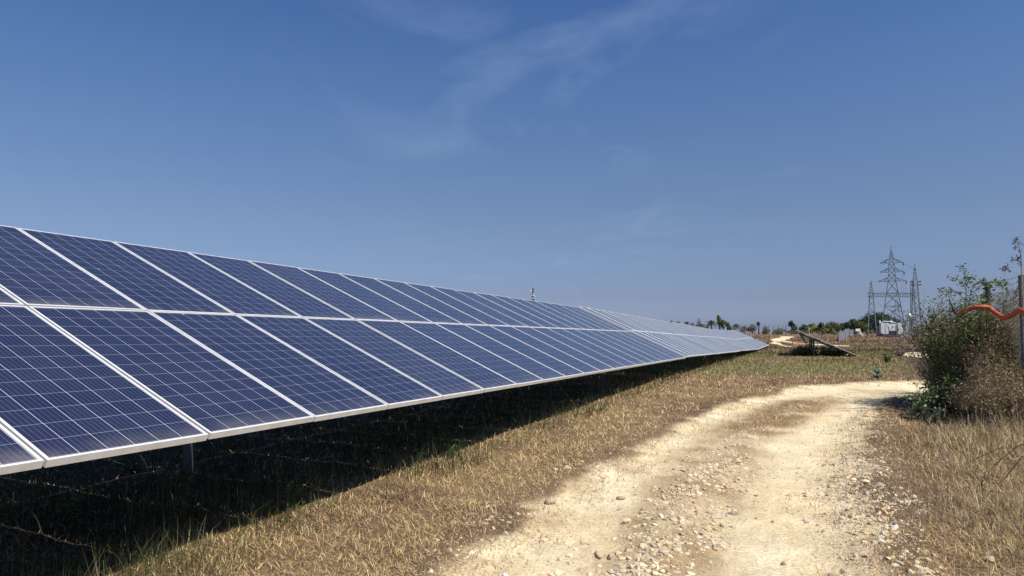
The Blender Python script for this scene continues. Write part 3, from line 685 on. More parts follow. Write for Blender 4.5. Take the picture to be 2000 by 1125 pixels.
tree(1481, 170, 9, 629, 636, 'tiny thin tree with a bare trunk beyond the end of the row', [(.05, .07, .05)], (1,), 260, .28, blobs=5, seed=12, trunk=.14)
for i, (px, w_, t_, b_, c_, lb) in enumerate((
        (1364, 14, 624, 641, MG, 'small green tree left of the tallest palm above the row'),
        (1374, 18, 632, 645, BR, 'brown bush at the foot of the tallest palm'),
        (1404, 10, 616, 628, MG, 'tall narrow pale green tree right of the tallest palm'),
        (1412, 16, 624, 634, MG, 'spreading green tree joined to the tall narrow one'),
        (1423, 10, 630, 642, MG, 'small grey green tree left of the right hand palm'),
        (1311, 9, 626, 634, DG, 'little dark tree just peeping over the row, leftmost'),
        (1352, 12, 630, 644, BR, 'thin brown bush peeping over the row'),
        (1452, 16, 636, 650, BR, 'dry brown scrub bush right after the right hand palm'),
        (1468, 18, 634, 650, BR+MG, 'dry scrub bush beside the far wire fence'),
        (1496, 16, 638, 650, BR, 'low brown scrub bush where the far track starts'),
        (1522, 26, 641, 651, BR+MG, 'low scrub mound beyond the far dirt track'))):
    tree(px, 230 if i != 8 else 190, w_*1.25, t_, b_+8, lb, c_, [1]*len(c_), 800, .34, blobs=9, seed=20+i, name='shrub' if 'bush' in lb or 'scrub' in lb else 'tree', gap=.25 if c_ is BR else 0, group='small trees and bushes beyond the row')
for i in range(26):
    px = 1500+i*13.6+rng.normal(0, 4)
    tree(px, 150+rng.random()*25, 13+8*rng.random(), 646-3*rng.random(), 656, 'low scrubby bush in the brown strip under the horizon trees', BR+MG, (2, 2, 2, 1, 1, 1), 300, .26, group='low bushes under the horizon trees', name='shrub', blobs=6, seed=60+i, gap=.1)
for i in range(9):
    px = 1790+i*24+rng.normal(0, 4)
    tree(px, 190, 34, 640-5*rng.random(), 656, 'dark tree far behind the substation switchyard', DG+BR[:1], (2, 2, 1, 1, 1), 900, .36, group='dark trees behind the switchyard', blobs=9, seed=90+i)

def palm(px, Y, top, cy, spread, label, seed):
    k = Y/F; X = (px-1000)*k; g = gz1(X, Y); rs = np.random.default_rng(seed)
    root = empty('palm_tree', (X, Y, g)); tag(root, label, 'palm tree', 'palms beyond the row')
    H = CAMZ-(cy-HY)*k-g; Rr = spread*k
    m = MB(); m.tube([(0, 0, -.2), (.1, 0, H*.5), (.05, 0, H)], [.22, .17, .15], 8); m.build('trunk', M['bark'], root)
    bg_ = Bag()
    for i in range(24):
        a = i*2.4+rs.normal(0, .2); el = R(80-4.6*i+rs.normal(0, 6)); t = np.linspace(0, 1, 9)
        L_ = Rr*rs.uniform(.9, 1.15); px_ = L_*np.cos(el)*t*1.05; pz = L_*(np.sin(el)*t-.55*t*t)
        C = np.stack([np.cos(a)*px_, np.sin(a)*px_, H+pz], 1)+np.array([.05, 0, 0])
        for j in range(1, 9):
            for sgn in (-1, 1):
                s = np.array([-math.sin(a), math.cos(a), 0])*sgn; ln = Rr*.30*math.sin(math.pi*(.15+.75*t[j]))
                b0 = C[j-1]; b1 = C[j]; tip = (b0+b1)/2+s*ln*.8+np.array([0, 0, -ln*.5])+(b1-b0)*.8
                col_ = pal(3, [(.045, .06, .02), (.07, .085, .03), (.10, .09, .04)], (2, 2, 1))[:1]
                bg_.add(np.array([b0, b1, tip]), None, np.array([[0, 1, 2]]), np.repeat(col_, 3, 0))
    bg_.build('fronds', M['leaf'], root)
palm(1388, 215, 618, 631, 13.5, 'tallest and widest palm standing over the solar row', 1)
palm(1436, 215, 626, 637, 11, 'right hand palm, near the far end of the solar row', 2)
palm(1341, 235, 624, 631, 7, 'small palm peeping over the row, second from left', 3)
palm(1324, 240, 625, 630, 5.5, 'smallest palm peeping over the row, leftmost palm', 4)

# ---------------------------------------------------------------- lattice towers
def W(px, py, Y): k = Y/F; return np.array([(px-1000)*k, Y, CAMZ-(py-HY)*k])
def lattice(m, c, z0, z1, w0, w1, n, leg=.10, br=.06, style='x', rot=0, zs=None):
    """four-legged tapering lattice; returns nothing. zs optional bay heights"""
    zs = np.linspace(z0, z1, n+1) if zs is None else zs
    wf = lambda z: w0+(w1-w0)*(z-z0)/(z1-z0)
    ca, sa = math.cos(rot), math.sin(rot)
    def P(i, z):
        h = wf(z)/2; x, y = [(-h, -h), (h, -h), (h, h), (-h, h)][i % 4]; return (c[0]+x*ca-y*sa, c[1]+x*sa+y*ca, z)
    for i in range(4): m.bar(P(i, z0), P(i, z1), leg)
    for a, b in zip(zs[:-1], zs[1:]):
        for i in range(4):
            if style == 'x': m.bar(P(i, a), P(i+1, b), br); m.bar(P(i+1, a), P(i, b), br)
            elif style == 'z': m.bar(P(i, a), P(i+1, b), br)
            if style == 'x' or a == zs[0]: m.bar(P(i, b), P(i+1, b), br*.8)
# the big transmission pylon
def pylon(px, Y, s, label, leg, name='transmission_tower'):
    """s = picture scale factor against the main tower"""
    k = Y/F; X = (px-1000)*k; g = gz1(X, Y); zz = lambda py: CAMZ-(py-HY)*k-g
    root = empty(name, (X, Y, g)); tag(root, label, 'pylon', 'transmission towers'); root.rotation_euler.z = R(-28.5)
    return root, k, zz
root, k, zz = pylon(1743.5, 165, 1, 'tallest lattice pylon with three pairs of cross arms behind the gantry', .14)
m = MB(); lattice(m, (0, 0), 0, zz(549), 44*k, 13.5*k, 4, .14, .075, 'x', 0, zs=np.array([0, zz(625), zz(598), zz(572), zz(549)])); m.build('lower_body', M['lattice'], root)
m = MB(); lattice(m, (0, 0), zz(549), zz(505), 13.5*k, 8*k, 4, .12, .06, 'x', 0); lattice(m, (0, 0), zz(505), zz(489), 8*k, 2*k, 3, .09, .05, 'x', 0); m.bar((0, 0, zz(489)), (0, 0, zz(480)), .10); m.build('upper_body', M['lattice'], root)
for py, hw in ((513, 22.5), (531, 23.5), (549, 27)):
    for sg in (-1, 1):
        m = MB(); tp = (sg*hw*k*.88, 0, zz(py))
        for yy in (-.5, .5):
            b0 = (sg*6*k, yy, zz(py)); b1 = (sg*6*k, yy, zz(py-7))
            m.bar(b0, tp, .10); m.bar(b1, tp, .10); m.bar(b1, ((b0[0]+tp[0])/2, yy/2, zz(py)), .06)
        m.build('cross_arm', M['lattice'], root)
        if sg == 1:
            MB().tube([tp, (tp[0]+.1, 0, tp[2]-6*k)], [.12, .12], 8).build('insulator', M['porcelain'], root)
# second small pylon seen through the first
root, k, zz = pylon(1751, 330, 1, 'small distant pylon seen through the legs of the tall one', .14)
m = MB(); lattice(m, (0, 0), 0, zz(585), 18*k, 3*k, 6, .16, .07, 'x', 0); m.build('body', M['lattice'], root)
for py, hw in ((600, 9), (608, 10)):
    for sg in (-1, 1):
        m = MB(); m.bar((sg*k, 0, zz(py)), (sg*hw*k, 0, zz(py)), .2); m.bar((sg*k, 0, zz(py-4)), (sg*hw*k, 0, zz(py)), .2); m.build('cross_arm', M['lattice'], root)
# the gantry
Y = 116; k = Y/F; XL = (1702.5-1000)*k; XR = (1789-1000)*k; gL = gz1((XL+XR)/2, Y); zz = lambda py: CAMZ-(py-HY)*k-gL
root = empty('substation_gantry', ((XL+XR)/2, Y, gL)); tag(root, 'lattice steel gantry with a horizontal beam between two tapering towers', 'gantry')
xl = -(XR-XL)/2; xr = -xl
m = MB(); lattice(m, (xl, 0), -.3, zz(575), 15.5*k, 6.5*k, 7, .11, .055, 'z', -.5); lattice(m, (xl, 0), zz(575), zz(552), 6.5*k, 1.8*k, 4, .09, .045, 'z', -.5); m.tube([(xl, 0, zz(553)), (xl, 0, zz(546))], .04, 6); m.build('lattice_column', M['lattice'], root)
m = MB(); lattice(m, (xr, 0), -.3, zz(550), 19*k, 7.5*k, 9, .12, .06, 'z', -.5); lattice(m, (xr, 0), zz(550), zz(524), 7.5*k, 2*k, 4, .09, .045, 'z', -.5); m.tube([(xr, 0, zz(528)), (xr, 0, zz(514))], .045, 6); m.build('lattice_column', M['lattice'], root)
m = MB()
for yy in (-.45, .45):
    for py in (572.5, 579.5): m.bar((xl-5*k, yy, zz(py)), (xr+0*k, yy, zz(py)), .10)
    nb = 14
    for i in range(nb):
        a = xl+(xr-xl)*i/nb; b = xl+(xr-xl)*(i+1)/nb; z1_, z2_ = (zz(572.5), zz(579.5)) if i % 2 else (zz(579.5), zz(572.5))
        m.bar((a, yy, z1_), (b, yy, z2_), .055)
for i in range(15):
    a = xl+(xr-xl)*i/14; m.bar((a, -.45, zz(572.5)), (a, .45, zz(572.5)), .05)
m.build('beam', M['lattice'], root)
for py in (550.5, 556.5):
    for dx in (-7, 7):
        MB().tube([(xr+dx*k*.6, -.3, zz(py)), (xr+dx*k*1.25, -.3, zz(py-.8))], [.09, .13], 8).build('insulator', M['porcelain'], root)
# narrower tower standing behind the right column
Y2 = 122; k2 = Y2/F; X2 = (1783-1000)*k2; g2 = gz1(X2, Y2); z2 = lambda py: CAMZ-(py-HY)*k2-g2
root2 = empty('lattice_mast', (X2, Y2, g2)); tag(root2, 'narrower lattice mast standing close behind the right gantry tower', 'mast')
m = MB(); lattice(m, (0, 0), -.3, z2(548), 11*k2, 4.5*k2, 9, .10, .045, 'z', -.5); m.build('mast_frame', M['lattice'], root2)
# wires
def wire(a, b, sag, label, r=.018):
    t = np.linspace(0, 1, 14)[:, None]; a = np.array(a); b = np.array(b); P = a*(1-t)+b*t; P[:, 2] -= (4*sag*t*(1-t))[:, 0]
    o = MB().tube(P-a, r, 4).build('power_line', M['galvdark']); o.location = a; tag(o, label, 'power line', 'overhead wires at the substation')
for pa, pb, lb, sg in (((1766, 519, 157), (1760, 575, 116), 'wire dropping from the top right cross arm to the gantry beam', .8), ((1767, 537, 157), (1766, 575, 116), 'wire dropping from the middle right cross arm to the gantry beam', .6), ((1770, 556, 156), (1771, 576, 116), 'wire dropping from the lowest right cross arm to the gantry beam', .4),
                   ((1749, 505, 165), (1787, 525, 116), 'earth wire running from the pylon top to the right tower', -.0), ((1702, 550, 116), (1738, 545, 165), 'thin wire from the left gantry tower to the tall pylon', .3)):
    wire(W(*pa), W(*pb), abs(sg), lb, .022)

# ---------------------------------------------------------------- transformer
Y = 112; k = Y/F; X = (1736-1000)*k; g = gz1(X, Y)+0; zz = lambda py: CAMZ-(py-HY)*k-g; xx = lambda px: (px-1736)*k*.93
root = empty('transformer', (X, Y, g)); tag(root, 'white and dark grey power transformer with cooling radiators under the gantry', 'transformer'); root.rotation_euler.z = R(-15)
def pbox(name, mt, x0, x1, t, b, y0, dy, parent=root, bev=0):
    o = MB().box(((xx(x0)+xx(x1))/2, y0+dy/2, (zz(t)+zz(b))/2), (xx(x1)-xx(x0), dy, zz(t)-zz(b))).build(name, mt, parent); return o
pbox('tank', M['tank'], 1718, 1754.5, 637, 658, 0, 2.2)
def radiator(x0, x1, t, b):
    m = MB(); n = 7
    for i in range(n):
        a = xx(x0)+(xx(x1)-xx(x0))*(i+.5)/n; m.box((a, -.75, (zz(t)+zz(b))/2), (.045, 1.1, zz(t)-zz(b)))
    m.box(((xx(x0)+xx(x1))/2, -1.33, (zz(t)+zz(b))/2), (xx(x1)-xx(x0), .05, (zz(t)-zz(b)))); m.build('radiator', M['white'], root)
    MB().bar(((xx(x0)+xx(x1))/2, -.8, -.1), ((xx(x0)+xx(x1))/2, -.8, zz(b)), .18).build('support_leg', M['galv'], root)
radiator(1716.3, 1723, 630.5, 651.5); radiator(1724, 1730, 630.5, 652); radiator(1748, 1755, 630.5, 652.5)
cab = pbox('control_box', M['white'], 1732, 1745.8, 632.5, 646, -1.2, .5)
MB().cyl((xx(1738.5), -1.202, zz(638.5)), (xx(1738.5), -1.26, zz(638.5)), .09, 10).build('dial', M['black'], cab)
MB().box((0+xx(1739), -.9, zz(655)), (xx(1746)-xx(1732), .15, .12)).build('skid_rail', M['galv'], root)
for px, t in ((1719.5, 626), (1741.5, 624.5)):
    m = MB(); m.tube([(xx(px), .6, zz(631)), (xx(px), .6, zz(t))], [.16, .11], 8)
    m.build('bushing', M['white'], root)
MB().tube([(xx(1719), .2, zz(632)), (xx(1726), .1, zz(627.5)), (xx(1740), .1, zz(628)), (xx(1748), .2, zz(631))], .07, 6).build('oil_pipe', M['white'], root)
m = MB(); m.tube([(xx(1774), -.4, zz(617)), (xx(1774), .8, zz(617))], .36, 16); con = m.build('conservator', M['white'], root, True)
m = MB(); m.bar((xx(1774), -.2, zz(621)), (xx(1773), -.2, zz(660)), .16); m.bar((xx(1774), 1.1, zz(621)), (xx(1773), 1.1, zz(660)), .16); m.bar((xx(1755), .3, zz(632)), (xx(1773), .3, zz(625)), .13); m.build('conservator_stand', M['galv'], root)

# switchgear posts beside the transformer
def switch_post(px, Y, top, label, seed):
    k = Y/F; X = (px-1000)*k; g = gz1(X, Y); H = CAMZ-(top-HY)*k-g
    r_ = empty('insulator_post', (X, Y, g)); tag(r_, label, 'insulator post', 'switchgear posts by the transformer')
    m = MB(); lattice(m, (0, 0), -.2, H*.62, .42, .34, 4, .06, .035, 'z'); m.build('support_frame', M['galv'], r_)
    z = H*.62; m = MB(); m.tube([(0, 0, z), (0, 0, H)], .05, 8)
    for i in range(7): zc = z+(H-z)*(i+.5)/7; m.tube([(0, 0, zc-.03), (0, 0, zc+.03)], [.14, .09], 10)
    m.build('insulator', M['porcelain'], r_); MB().box((0, 0, H+.04), (.3, .12, .08)).build('cap', M['galv'], r_)
for i, (px, Y, t, lb) in enumerate(((1759, 111, 628, 'insulator post touching the right side of the transformer'), (1763, 115, 634, 'shorter insulator post, second right of the transformer'), (1767.5, 112, 627, 'insulator post between transformer and conservator drum'), (1770.5, 118, 640, 'low insulator post behind the conservator stand'), (1778, 113, 643, 'low insulator post right of the conservator stand'), (1784, 120, 645, 'low insulator post inside the right gantry tower'), (1808, 124, 640, 'insulator post in front of the grey kiosk'), (1826, 122, 638, 'insulator post at the right end of the switchyard'))):
    switch_post(px, Y, t, lb, i)
# low equipment racks / kiosk on the right
def kiosk(px, Y, wpx, t, label, name='equipment_kiosk'):
    k = Y/F; X = (px-1000)*k; g = gz1(X, Y); H = CAMZ-(t-HY)*k-g; W_ = wpx*k
    r_ = empty(name, (X, Y, g)); tag(r_, label, 'equipment kiosk', 'switchyard equipment')
    MB().box((0, 0, H*.36), (W_, 1.4, H*.62)).build('cabinet', M['sheet'], r_)
    MB().box((0, 0, H*.67+.05), (W_*1.08, 1.6, .1)).build('roof', M['concrete'], r_)
    for i in range(3): MB().box((-W_/2+W_*(i+.5)/3, -.72, H*.35), (W_/3-.08, .05, H*.5)).build('door', M['galv'], r_)
    m = MB()
    for sx in (-1, 1): m.bar((sx*W_*.47, .3, 0), (sx*W_*.47, .3, H), .09)
    m.bar((-W_*.47, .3, H), (W_*.47, .3, H), .09); m.build('rack', M['galv'], r_)
kiosk(1811, 121, 17, 648, 'grey equipment kiosk right of the gantry'); kiosk(1832, 128, 18, 650, 'second grey equipment kiosk at the edge of the shrub')
kiosk(1758, 126, 9, 646, 'small grey cabinet behind the transformer')
# red oxide pipe frame
Y = 119; k = Y/F; X = (1818-1000)*k; g = gz1(X, Y); zt = CAMZ-(637-HY)*k-g
r_ = empty('busbar_frame', (X, Y, g)); tag(r_, 'long thin red oxide pipe frame across the switchyard', 'pipe frame')
MB().tube([(-34*k, 0, zt), (40*k, 0, zt-.12)], .05, 6).build('rail', M['redpaint'], r_)
for px in (-33, -18, -3, 12, 26, 39): MB().bar((px*k, 0, -.2), (px*k, 0, zt-.06), .06).build('post', M['galv'], r_)
o = MB().box((0, 0, .12), (11*k, 1.2, .26)).build('concrete_slab', M['concrete']); o.location = ((1811-1000)*.082, 110, gz1((811)*.082, 110)); tag(o, 'white concrete slab lying before the grey kiosk', 'slab')
# sheet metal fence, seen obliquely
a = W(1637, 657, 98); b = W(1665, 655, 128); 
r_ = empty('sheet_fence', (a[0], a[1], gz1(a[0], a[1]))); tag(r_, 'grey corrugated sheet fence running back from the field', 'fence')
N_ = 13; zl = gz1(a[0], a[1])
for i in range(N_):
    p = a+(b-a)*i/N_; q = a+(b-a)*(i+.93)/N_; H = 1.35+.12*math.sin(i*1.7)-.012*i
    m = MB(); mm_ = (p+q)/2-a; m.box((mm_[0], mm_[1], H/2+gz1(p[0], p[1])-zl-.05), (.05, np.linalg.norm(q[:2]-p[:2]), H), rz=math.atan2(b[1]-a[1], b[0]-a[0])-math.pi/2); m.build('sheet', M['sheet'], r_)
    m = MB().bar((p[0]-a[0], p[1]-a[1], -.1), (p[0]-a[0], p[1]-a[1], H+gz1(p[0], p[1])-zl+.1), .07); m.build('post', M['galv'], r_)
# heap like a small tent
bm = bmesh.new(); bmesh.ops.create_cone(bm, segments=9, radius1=.62, radius2=.06, depth=1.15, cap_ends=True)
for vv in bm.verts: vv.co *= 1+.12*random.random()
me = bpy.data.meshes.new('sand_heap'); bm.to_mesh(me); bm.free(); o = link('sand_heap', me, M['tarp']); p = W(1678, 650, 118); o.location = (p[0], p[1], gz1(p[0], p[1])+.5); tag(o, 'pointed beige heap between sheet fence and gantry', 'heap')
bm = bmesh.new(); bmesh.ops.create_icosphere(bm, subdivisions=3, radius=1)
for vv in bm.verts:
    q_ = 1+.5*(fbm(np.array([vv.co.x*2+9]), np.array([vv.co.y*2+vv.co.z]), 3)[0]-.5); vv.co.x *= 1.1*q_; vv.co.y *= .7*q_; vv.co.z *= .25*q_
me = bpy.data.meshes.new('soil_heap'); bm.to_mesh(me); bm.free(); o = link('soil_heap', me, mat('red_soil', (.28, .13, .08), .95, 0, .1, (.2, .12, .08), .5, 3)); p = W(1556, 665, 84); o.location = (p[0], p[1], gz1(p[0], p[1])+.05); tag(o, 'low heap of red soil behind the high side of the lone array', 'heap')
# marker posts, signs
def marker(px, Y, top, label, name='marker_post', mt='concrete', wd=.12, sign=False):
    k = Y/F; X = (px-1000)*k; g = gz1(X, Y); H = CAMZ-(top-HY)*k-g
    if sign:
        r_ = empty(name, (X, Y, g)); MB().bar((0, 0, -.2), (0, 0, H), wd).build('post', M['galv'], r_); MB().box((0, -.08, H-.2), (.75, .04, .4)).build('board', M['white'], r_)
    else: r_ = MB().bar((0, 0, -.2), (0, 0, H), wd).build(name, M[mt]); r_.location = (X, Y, g); MB().box((0, 0, H+.02), (wd*1.3, wd*1.3, .04)).build('cap', M[mt], r_)
    tag(r_, label, 'sign' if sign else 'post', None if sign else 'posts in the far ground')
marker(1674, 112, 642, 'small white notice board on a post by the sheet fence', 'notice_board', sign=True, wd=.08)
marker(1651.5, 96, 648, 'white marker post in front of the sheet fence')
marker(1667, 118, 643, 'thin post right of the sheet fence', mt='galv', wd=.09)
marker(1557.5, 150, 636, 'pale pole rising from the dark bushes', mt='concrete', wd=.16)
marker(1579, 100, 640, 'thin white pole behind the top edge of the lone array', wd=.09)
marker(1534, 140, 636, 'lone thin pole left of the horizon thicket', mt='galvdark', wd=.12)
marker(1465, 92, 648, 'short white post just behind the farthest array', wd=.12)
marker(1504, 120, 645, 'short concrete post beside the far dirt track', wd=.14)
# far security fence: posts with cranked tops and strands
r_ = empty('wire_fence', W(1440, 650, 150)); zl = gz1(r_.location.x, 150); r_.location.z = zl; tag(r_, 'far wire fence with cranked posts beyond the end of the row', 'fence')
prev = None
for i in range(11):
    px = 1436+i*9.2; Yi = 150+i*2.2; p = W(px, 650, Yi); gg = gz1(p[0], p[1])-zl; q = np.array([p[0]-r_.location.x, p[1]-150, 0])
    m = MB(); m.bar(q+[0, 0, gg-.2], q+[0, 0, gg+2.0], .10); m.bar(q+[0, 0, gg+2.0], q+[.35, 0, gg+2.45], .08); m.build('post', M['galvdark'], r_)
    if prev is not None:
        m = MB()
        for h_ in (.5, .9, 1.3, 1.7, 2.0): m.bar(prev+[0, 0, pg+h_], q+[0, 0, gg+h_], .025)
        m.build('wire_strands', M['galvdark'], r_)
    prev, pg = q, gg
# telecom mast behind the first array
Y = 420; k = Y/F; X = (1041-1000)*k; g = gz1(X, Y); zz = lambda py: CAMZ-(py-HY)*k-g
r_ = empty('telecom_mast', (X, Y, g)); tag(r_, 'distant telecom mast with white dishes peeping over the nearest array', 'telecom mast')
m = MB(); lattice(m, (0, 0), 0, zz(571), 7*k, 2.6*k, 16, .20, .10, 'x', .3); lattice(m, (0, 0), zz(571), zz(562), 2.6*k, 1.6*k, 4, .16, .08, 'x', .3); m.bar((0, 0, zz(562)), (0, 0, zz(557)), .12); m.build('mast_frame', M['galvdark'], r_)
def dish(px, py, rd):
    m = MB(); c = ((px-1041)*k, -1.2, zz(py)); m.tube([(c[0], -.6, c[2]), (c[0], -1.0, c[2]), (c[0], -1.3, c[2])], [rd*.4, rd, rd*1.0], 14); m.bar((c[0], -.6, c[2]), (0, 0, c[2]), .12); m.build('dish', M['white'], r_)
dish(1037, 568, .42); dish(1041.3, 577, .5); dish(1040.4, 582.5, .38); dish(1042.3, 573.5, .32)
for dx in (-2.6, 3.4): MB().box((dx*k, -.3, zz(579.5)), (.28, .2, 1.9)).build('panel_antenna', M['white'], r_)
m = MB(); m.bar((-3*k, 0, zz(583)), (3.5*k, 0, zz(583)), .2); m.bar((-2*k, 0, zz(566)), (2*k, 0, zz(566)), .12); m.build('platform', M['galvdark'], r_)

# ---------------------------------------------------------------- chain link fence on the right
FP = [np.array(p) for p in ((7.1, 8.7), (8.07, 11.0), (8.90, 13.0), (9.72, 15.1))]
fr = empty('chain_link_fence', (8.9, 13, gz1(8.9, 13))); tag(fr, 'galvanised chain link fence half swallowed by climbers on the right', 'fence')
def floc(p, z): return np.array([p[0]-fr.location.x, p[1]-fr.location.y, z-fr.location.z])
for p, tp in zip(FP, (2.34, 2.34, 2.36, 1.8)):
    m = MB(); m.bar(floc(p, gz1(*p)-.3), floc(p, tp), .062, .062); m.build('post', M['galvdark'], fr)
for a, b in zip(FP[:-1], FP[1:]):
    L_ = np.linalg.norm(b-a); m = MB(); zt, zb = 2.12, .06; H = zt-zb; pit = .075
    q = lambda s, z, o=0: floc(a+(b-a)*s/L_+np.array([o, 0]), z)
    for i in range(int((L_+H)/pit)):
        s = i*pit-H
        for sg in (0, 1):
            s0, z0_, s1, z1_ = s, zb, s+H, zt
            if s0 < 0: z0_ += -s0; s0 = 0
            if s1 > L_: z1_ -= s1-L_; s1 = L_
            if sg: s0, s1 = L_-s0, L_-s1
            if abs(s1-s0) > .02: m.bar(q(s0, z0_, .004*sg), q(s1, z1_, .004*sg), .0032)
    m.build('mesh_panel', M['wire'], fr)
    m = MB()
    for z in (2.14, 2.24, 2.33): m.tube([q(0, z), q(L_/2, z-.02), q(L_, z)], .003, 4)
    m.build('barbed_wire', M['wire'], fr)
# orange corrugated conduit
pts = [(1872, 615, 12.3), (1882, 607.5, 12.1), (1898, 602, 11.9), (1918, 599.5, 11.8), (1931, 601, 11.8), (1943, 611, 11.7), (1957, 619.5, 11.5), (1968, 619, 11.3), (1979, 613, 11.1), (1990, 606, 10.85), (1999, 608.5, 10.6), (2012, 614, 10.4), (2030, 612, 9.9)]
C = np.array([W(*p) for p in pts]); t = np.arange(len(C)); tt = np.linspace(0, len(C)-1, 420)
def cr_(P, tt):
    out = []
    for x_ in tt:
        i = min(int(x_), len(P)-2); f = x_-i; p0, p1, p2, p3 = P[max(i-1, 0)], P[i], P[i+1], P[min(i+2, len(P)-1)]
        out.append(.5*((2*p1)+(-p0+p2)*f+(2*p0-5*p1+4*p2-p3)*f*f+(-p0+3*p1-3*p2+p3)*f**3))
    return np.array(out)
Cs = cr_(C, tt); c0 = Cs[0].copy()
o = MB().tube(Cs-c0, .038+.0025*np.sin(np.arange(420)*2.0), 14).build('conduit', M['orange'], None, True); o.location = c0; tag(o, 'bright orange plastic conduit draped in waves along the fence top', 'conduit')

# ---------------------------------------------------------------- shrubs on the right
def near_shrub(loc, H, spread, n, r0, label, cols, wts, lsz, lpp, mt='vine', name='shrub', cat='shrub', group=None, seed=1, fork=5, asp=.55, sig=.07, lowcut=.0, droop=0):
    g = gz1(*loc); root = empty(name, (loc[0], loc[1], g)); tag(root, label, cat, group)
    m = MB(); pts = branchset(m, (0, 0, 0), H, spread, n, r0, 7, droop, fork, seed); m.build('stems', M[mt], root)
    if lpp:
        pts = pts[pts[:, 2] > lowcut*H]; C_ = np.repeat(pts, lpp, 0)+rng.normal(0, sig, (len(pts)*lpp, 3)); C_[:, 2] = np.maximum(C_[:, 2], .02)
        bg_ = Bag(); bg_.add(*leaves(C_, lsz*(.6+.7*rng.random(len(C_))), pal(len(C_), cols, wts, .25), .8, asp)); bg_.build('leaves', M['leaf'], root)
    return root
GL = [(.09, .14, .04), (.13, .19, .055), (.19, .25, .08), (.06, .10, .03)]
near_shrub((8.35, 12.5), 2.3, .55, 60, .014, 'leafy dark green shrub at the end of the chain link fence', GL, (3, 3, 2, 2), .055, 9, seed=3)
near_shrub((8.28, 12.1), 1.55, .45, 40, .012, 'lower leafy green bush spilling in front of the fence end', GL, (3, 3, 1, 3), .05, 9, seed=4)
near_shrub((8.45, 13.2), 2.3, .75, 80, .012, 'olive climber heaped over the middle fence post', GL+[(.22, .20, .06), (.24, .17, .09)], (2, 2, 2, 1, 1, 2), .05, 7, seed=5)
near_shrub((8.75, 13.9), 2.45, .8, 80, .012, 'grey green climber behind the orange conduit', [(.12, .13, .06), (.18, .15, .09), (.08, .10, .04)], (2, 2, 2), .05, 6, seed=6)
near_shrub((8.35, 12.0), 2.0, .55, 34, .008, 'yellowing climber on the fence mesh by the picture edge', [(.24, .24, .07), (.26, .19, .10), (.16, .16, .05)], (1, 3, 1), .045, 4, seed=7)
near_shrub((8.65, 11.9), 2.5, .5, 34, .009, 'sparse climber reaching the barbed wire near the right picture edge', [(.12, .15, .05), (.18, .17, .08)], (1, 1), .055, 4, seed=15)
for i, (lx, ly, H, sp, lb) in enumerate(((9.35, 12.7, 2.5, .9, 'thick dead bramble behind the middle of the mesh'), (9.0, 11.5, 2.3, .8, 'thick dead bramble behind the mesh below the conduit dip'), (10.2, 14.2, 2.6, .9, 'olive bramble mass farthest behind the mesh'), (7.75, 10.9, 1.0, .6, 'wide low bramble before the fence foot'), (8.3, 12.6, 2.05, .6, 'tall dead bramble mixed with the climbers below the conduit'), (8.5, 11.75, 2.1, .5, 'dead bramble behind the mesh by the picture edge'), (7.75, 11.1, 1.25, .5, 'dense brown dead bramble below the conduit'), (7.2, 10.2, .95, .6, 'brown dead bramble nearest the right picture edge'), (8.0, 11.7, 1.45, .5, 'tangled dead bramble against the fence mesh'), (7.3, 10.9, .75, .45, 'low brown dead bush at the foot of the green shrub'))):
    near_shrub((lx, ly), H, sp, 75 if H < 2.2 else 150, .006, lb, [(.34, .24, .14), (.25, .17, .10), (.44, .34, .19), (.16, .17, .06)], (3, 3, 2, 2.5), .045, 6, mt='twig', group='dead brambles by the fence', seed=30+i, fork=7, asp=.35, sig=.06)
# upright sprigs on top of the shrub
def sprig(base, pts_, label, lsz=.045, lp=7, cols=GL, seed=0, mt='vine', r=.006, sig=.035):
    root = empty('leafy_sprig', base); tag(root, label, 'sprig', 'sprigs above the shrubs')
    P = cr_(np.array(pts_, float), np.linspace(0, len(pts_)-1, 14)); MB().tube(P, np.linspace(r, r*.4, 14), 4, False).build('stem', M[mt], root)
    C_ = np.repeat(P[2:], lp, 0)+rng.normal(0, sig, (12*lp, 3)); bg_ = Bag(); bg_.add(*leaves(C_, lsz*(.6+.7*rng.random(len(C_))), pal(len(C_), cols, [1]*len(cols), .25), .8, .6)); bg_.build('leaves', M['leaf'], root)
def sp_px(p, Y, label, **kw):
    Wp = np.array([W(a, b, Y) for a, b in p]); sprig(Wp[0], Wp-Wp[0], label, **kw)
sp_px([(1886, 600), (1888, 560), (1886, 535), (1883, 518)], 12.3, 'tallest upright leafy sprig above the green shrub')
sp_px([(1886, 560), (1874, 548), (1858, 541)], 12.3, 'thin leafy sprig pointing left above the shrub', lp=5)
sp_px([(1885, 585), (1866, 570), (1848, 568), (1838, 570)], 12.1, 'long leafy sprig reaching left towards the pylons', lp=8)
sp_px([(1888, 560), (1895, 545), (1900, 541)], 12.4, 'short leafy sprig pointing right above the shrub', lp=5)
sp_px([(1890, 600), (1900, 565), (1912, 553), (1925, 556)], 12.8, 'arching leafy sprig before the middle fence post', lp=9)
sp_px([(1928, 590), (1925, 560), (1923, 546)], 13, 'leafy sprig climbing the middle fence post', lp=9)
sp_px([(1931, 565), (1942, 553), (1956, 553), (1959, 558)], 12.9, 'bright yellow green sprig right of the middle fence post', cols=[(.26, .34, .04), (.18, .26, .04)], lp=7, lsz=.06)
sp_px([(1925, 610), (1922, 590), (1919, 575)], 12.8, 'bright green leaves beside the middle fence post', cols=[(.26, .34, .05), (.18, .26, .05)], lp=5, lsz=.06, sig=.03)
sp_px([(1868, 640), (1873, 622), (1882, 606), (1890, 592)], 11.8, 'leafy sprig crossing in front of the left end of the conduit', lp=10)
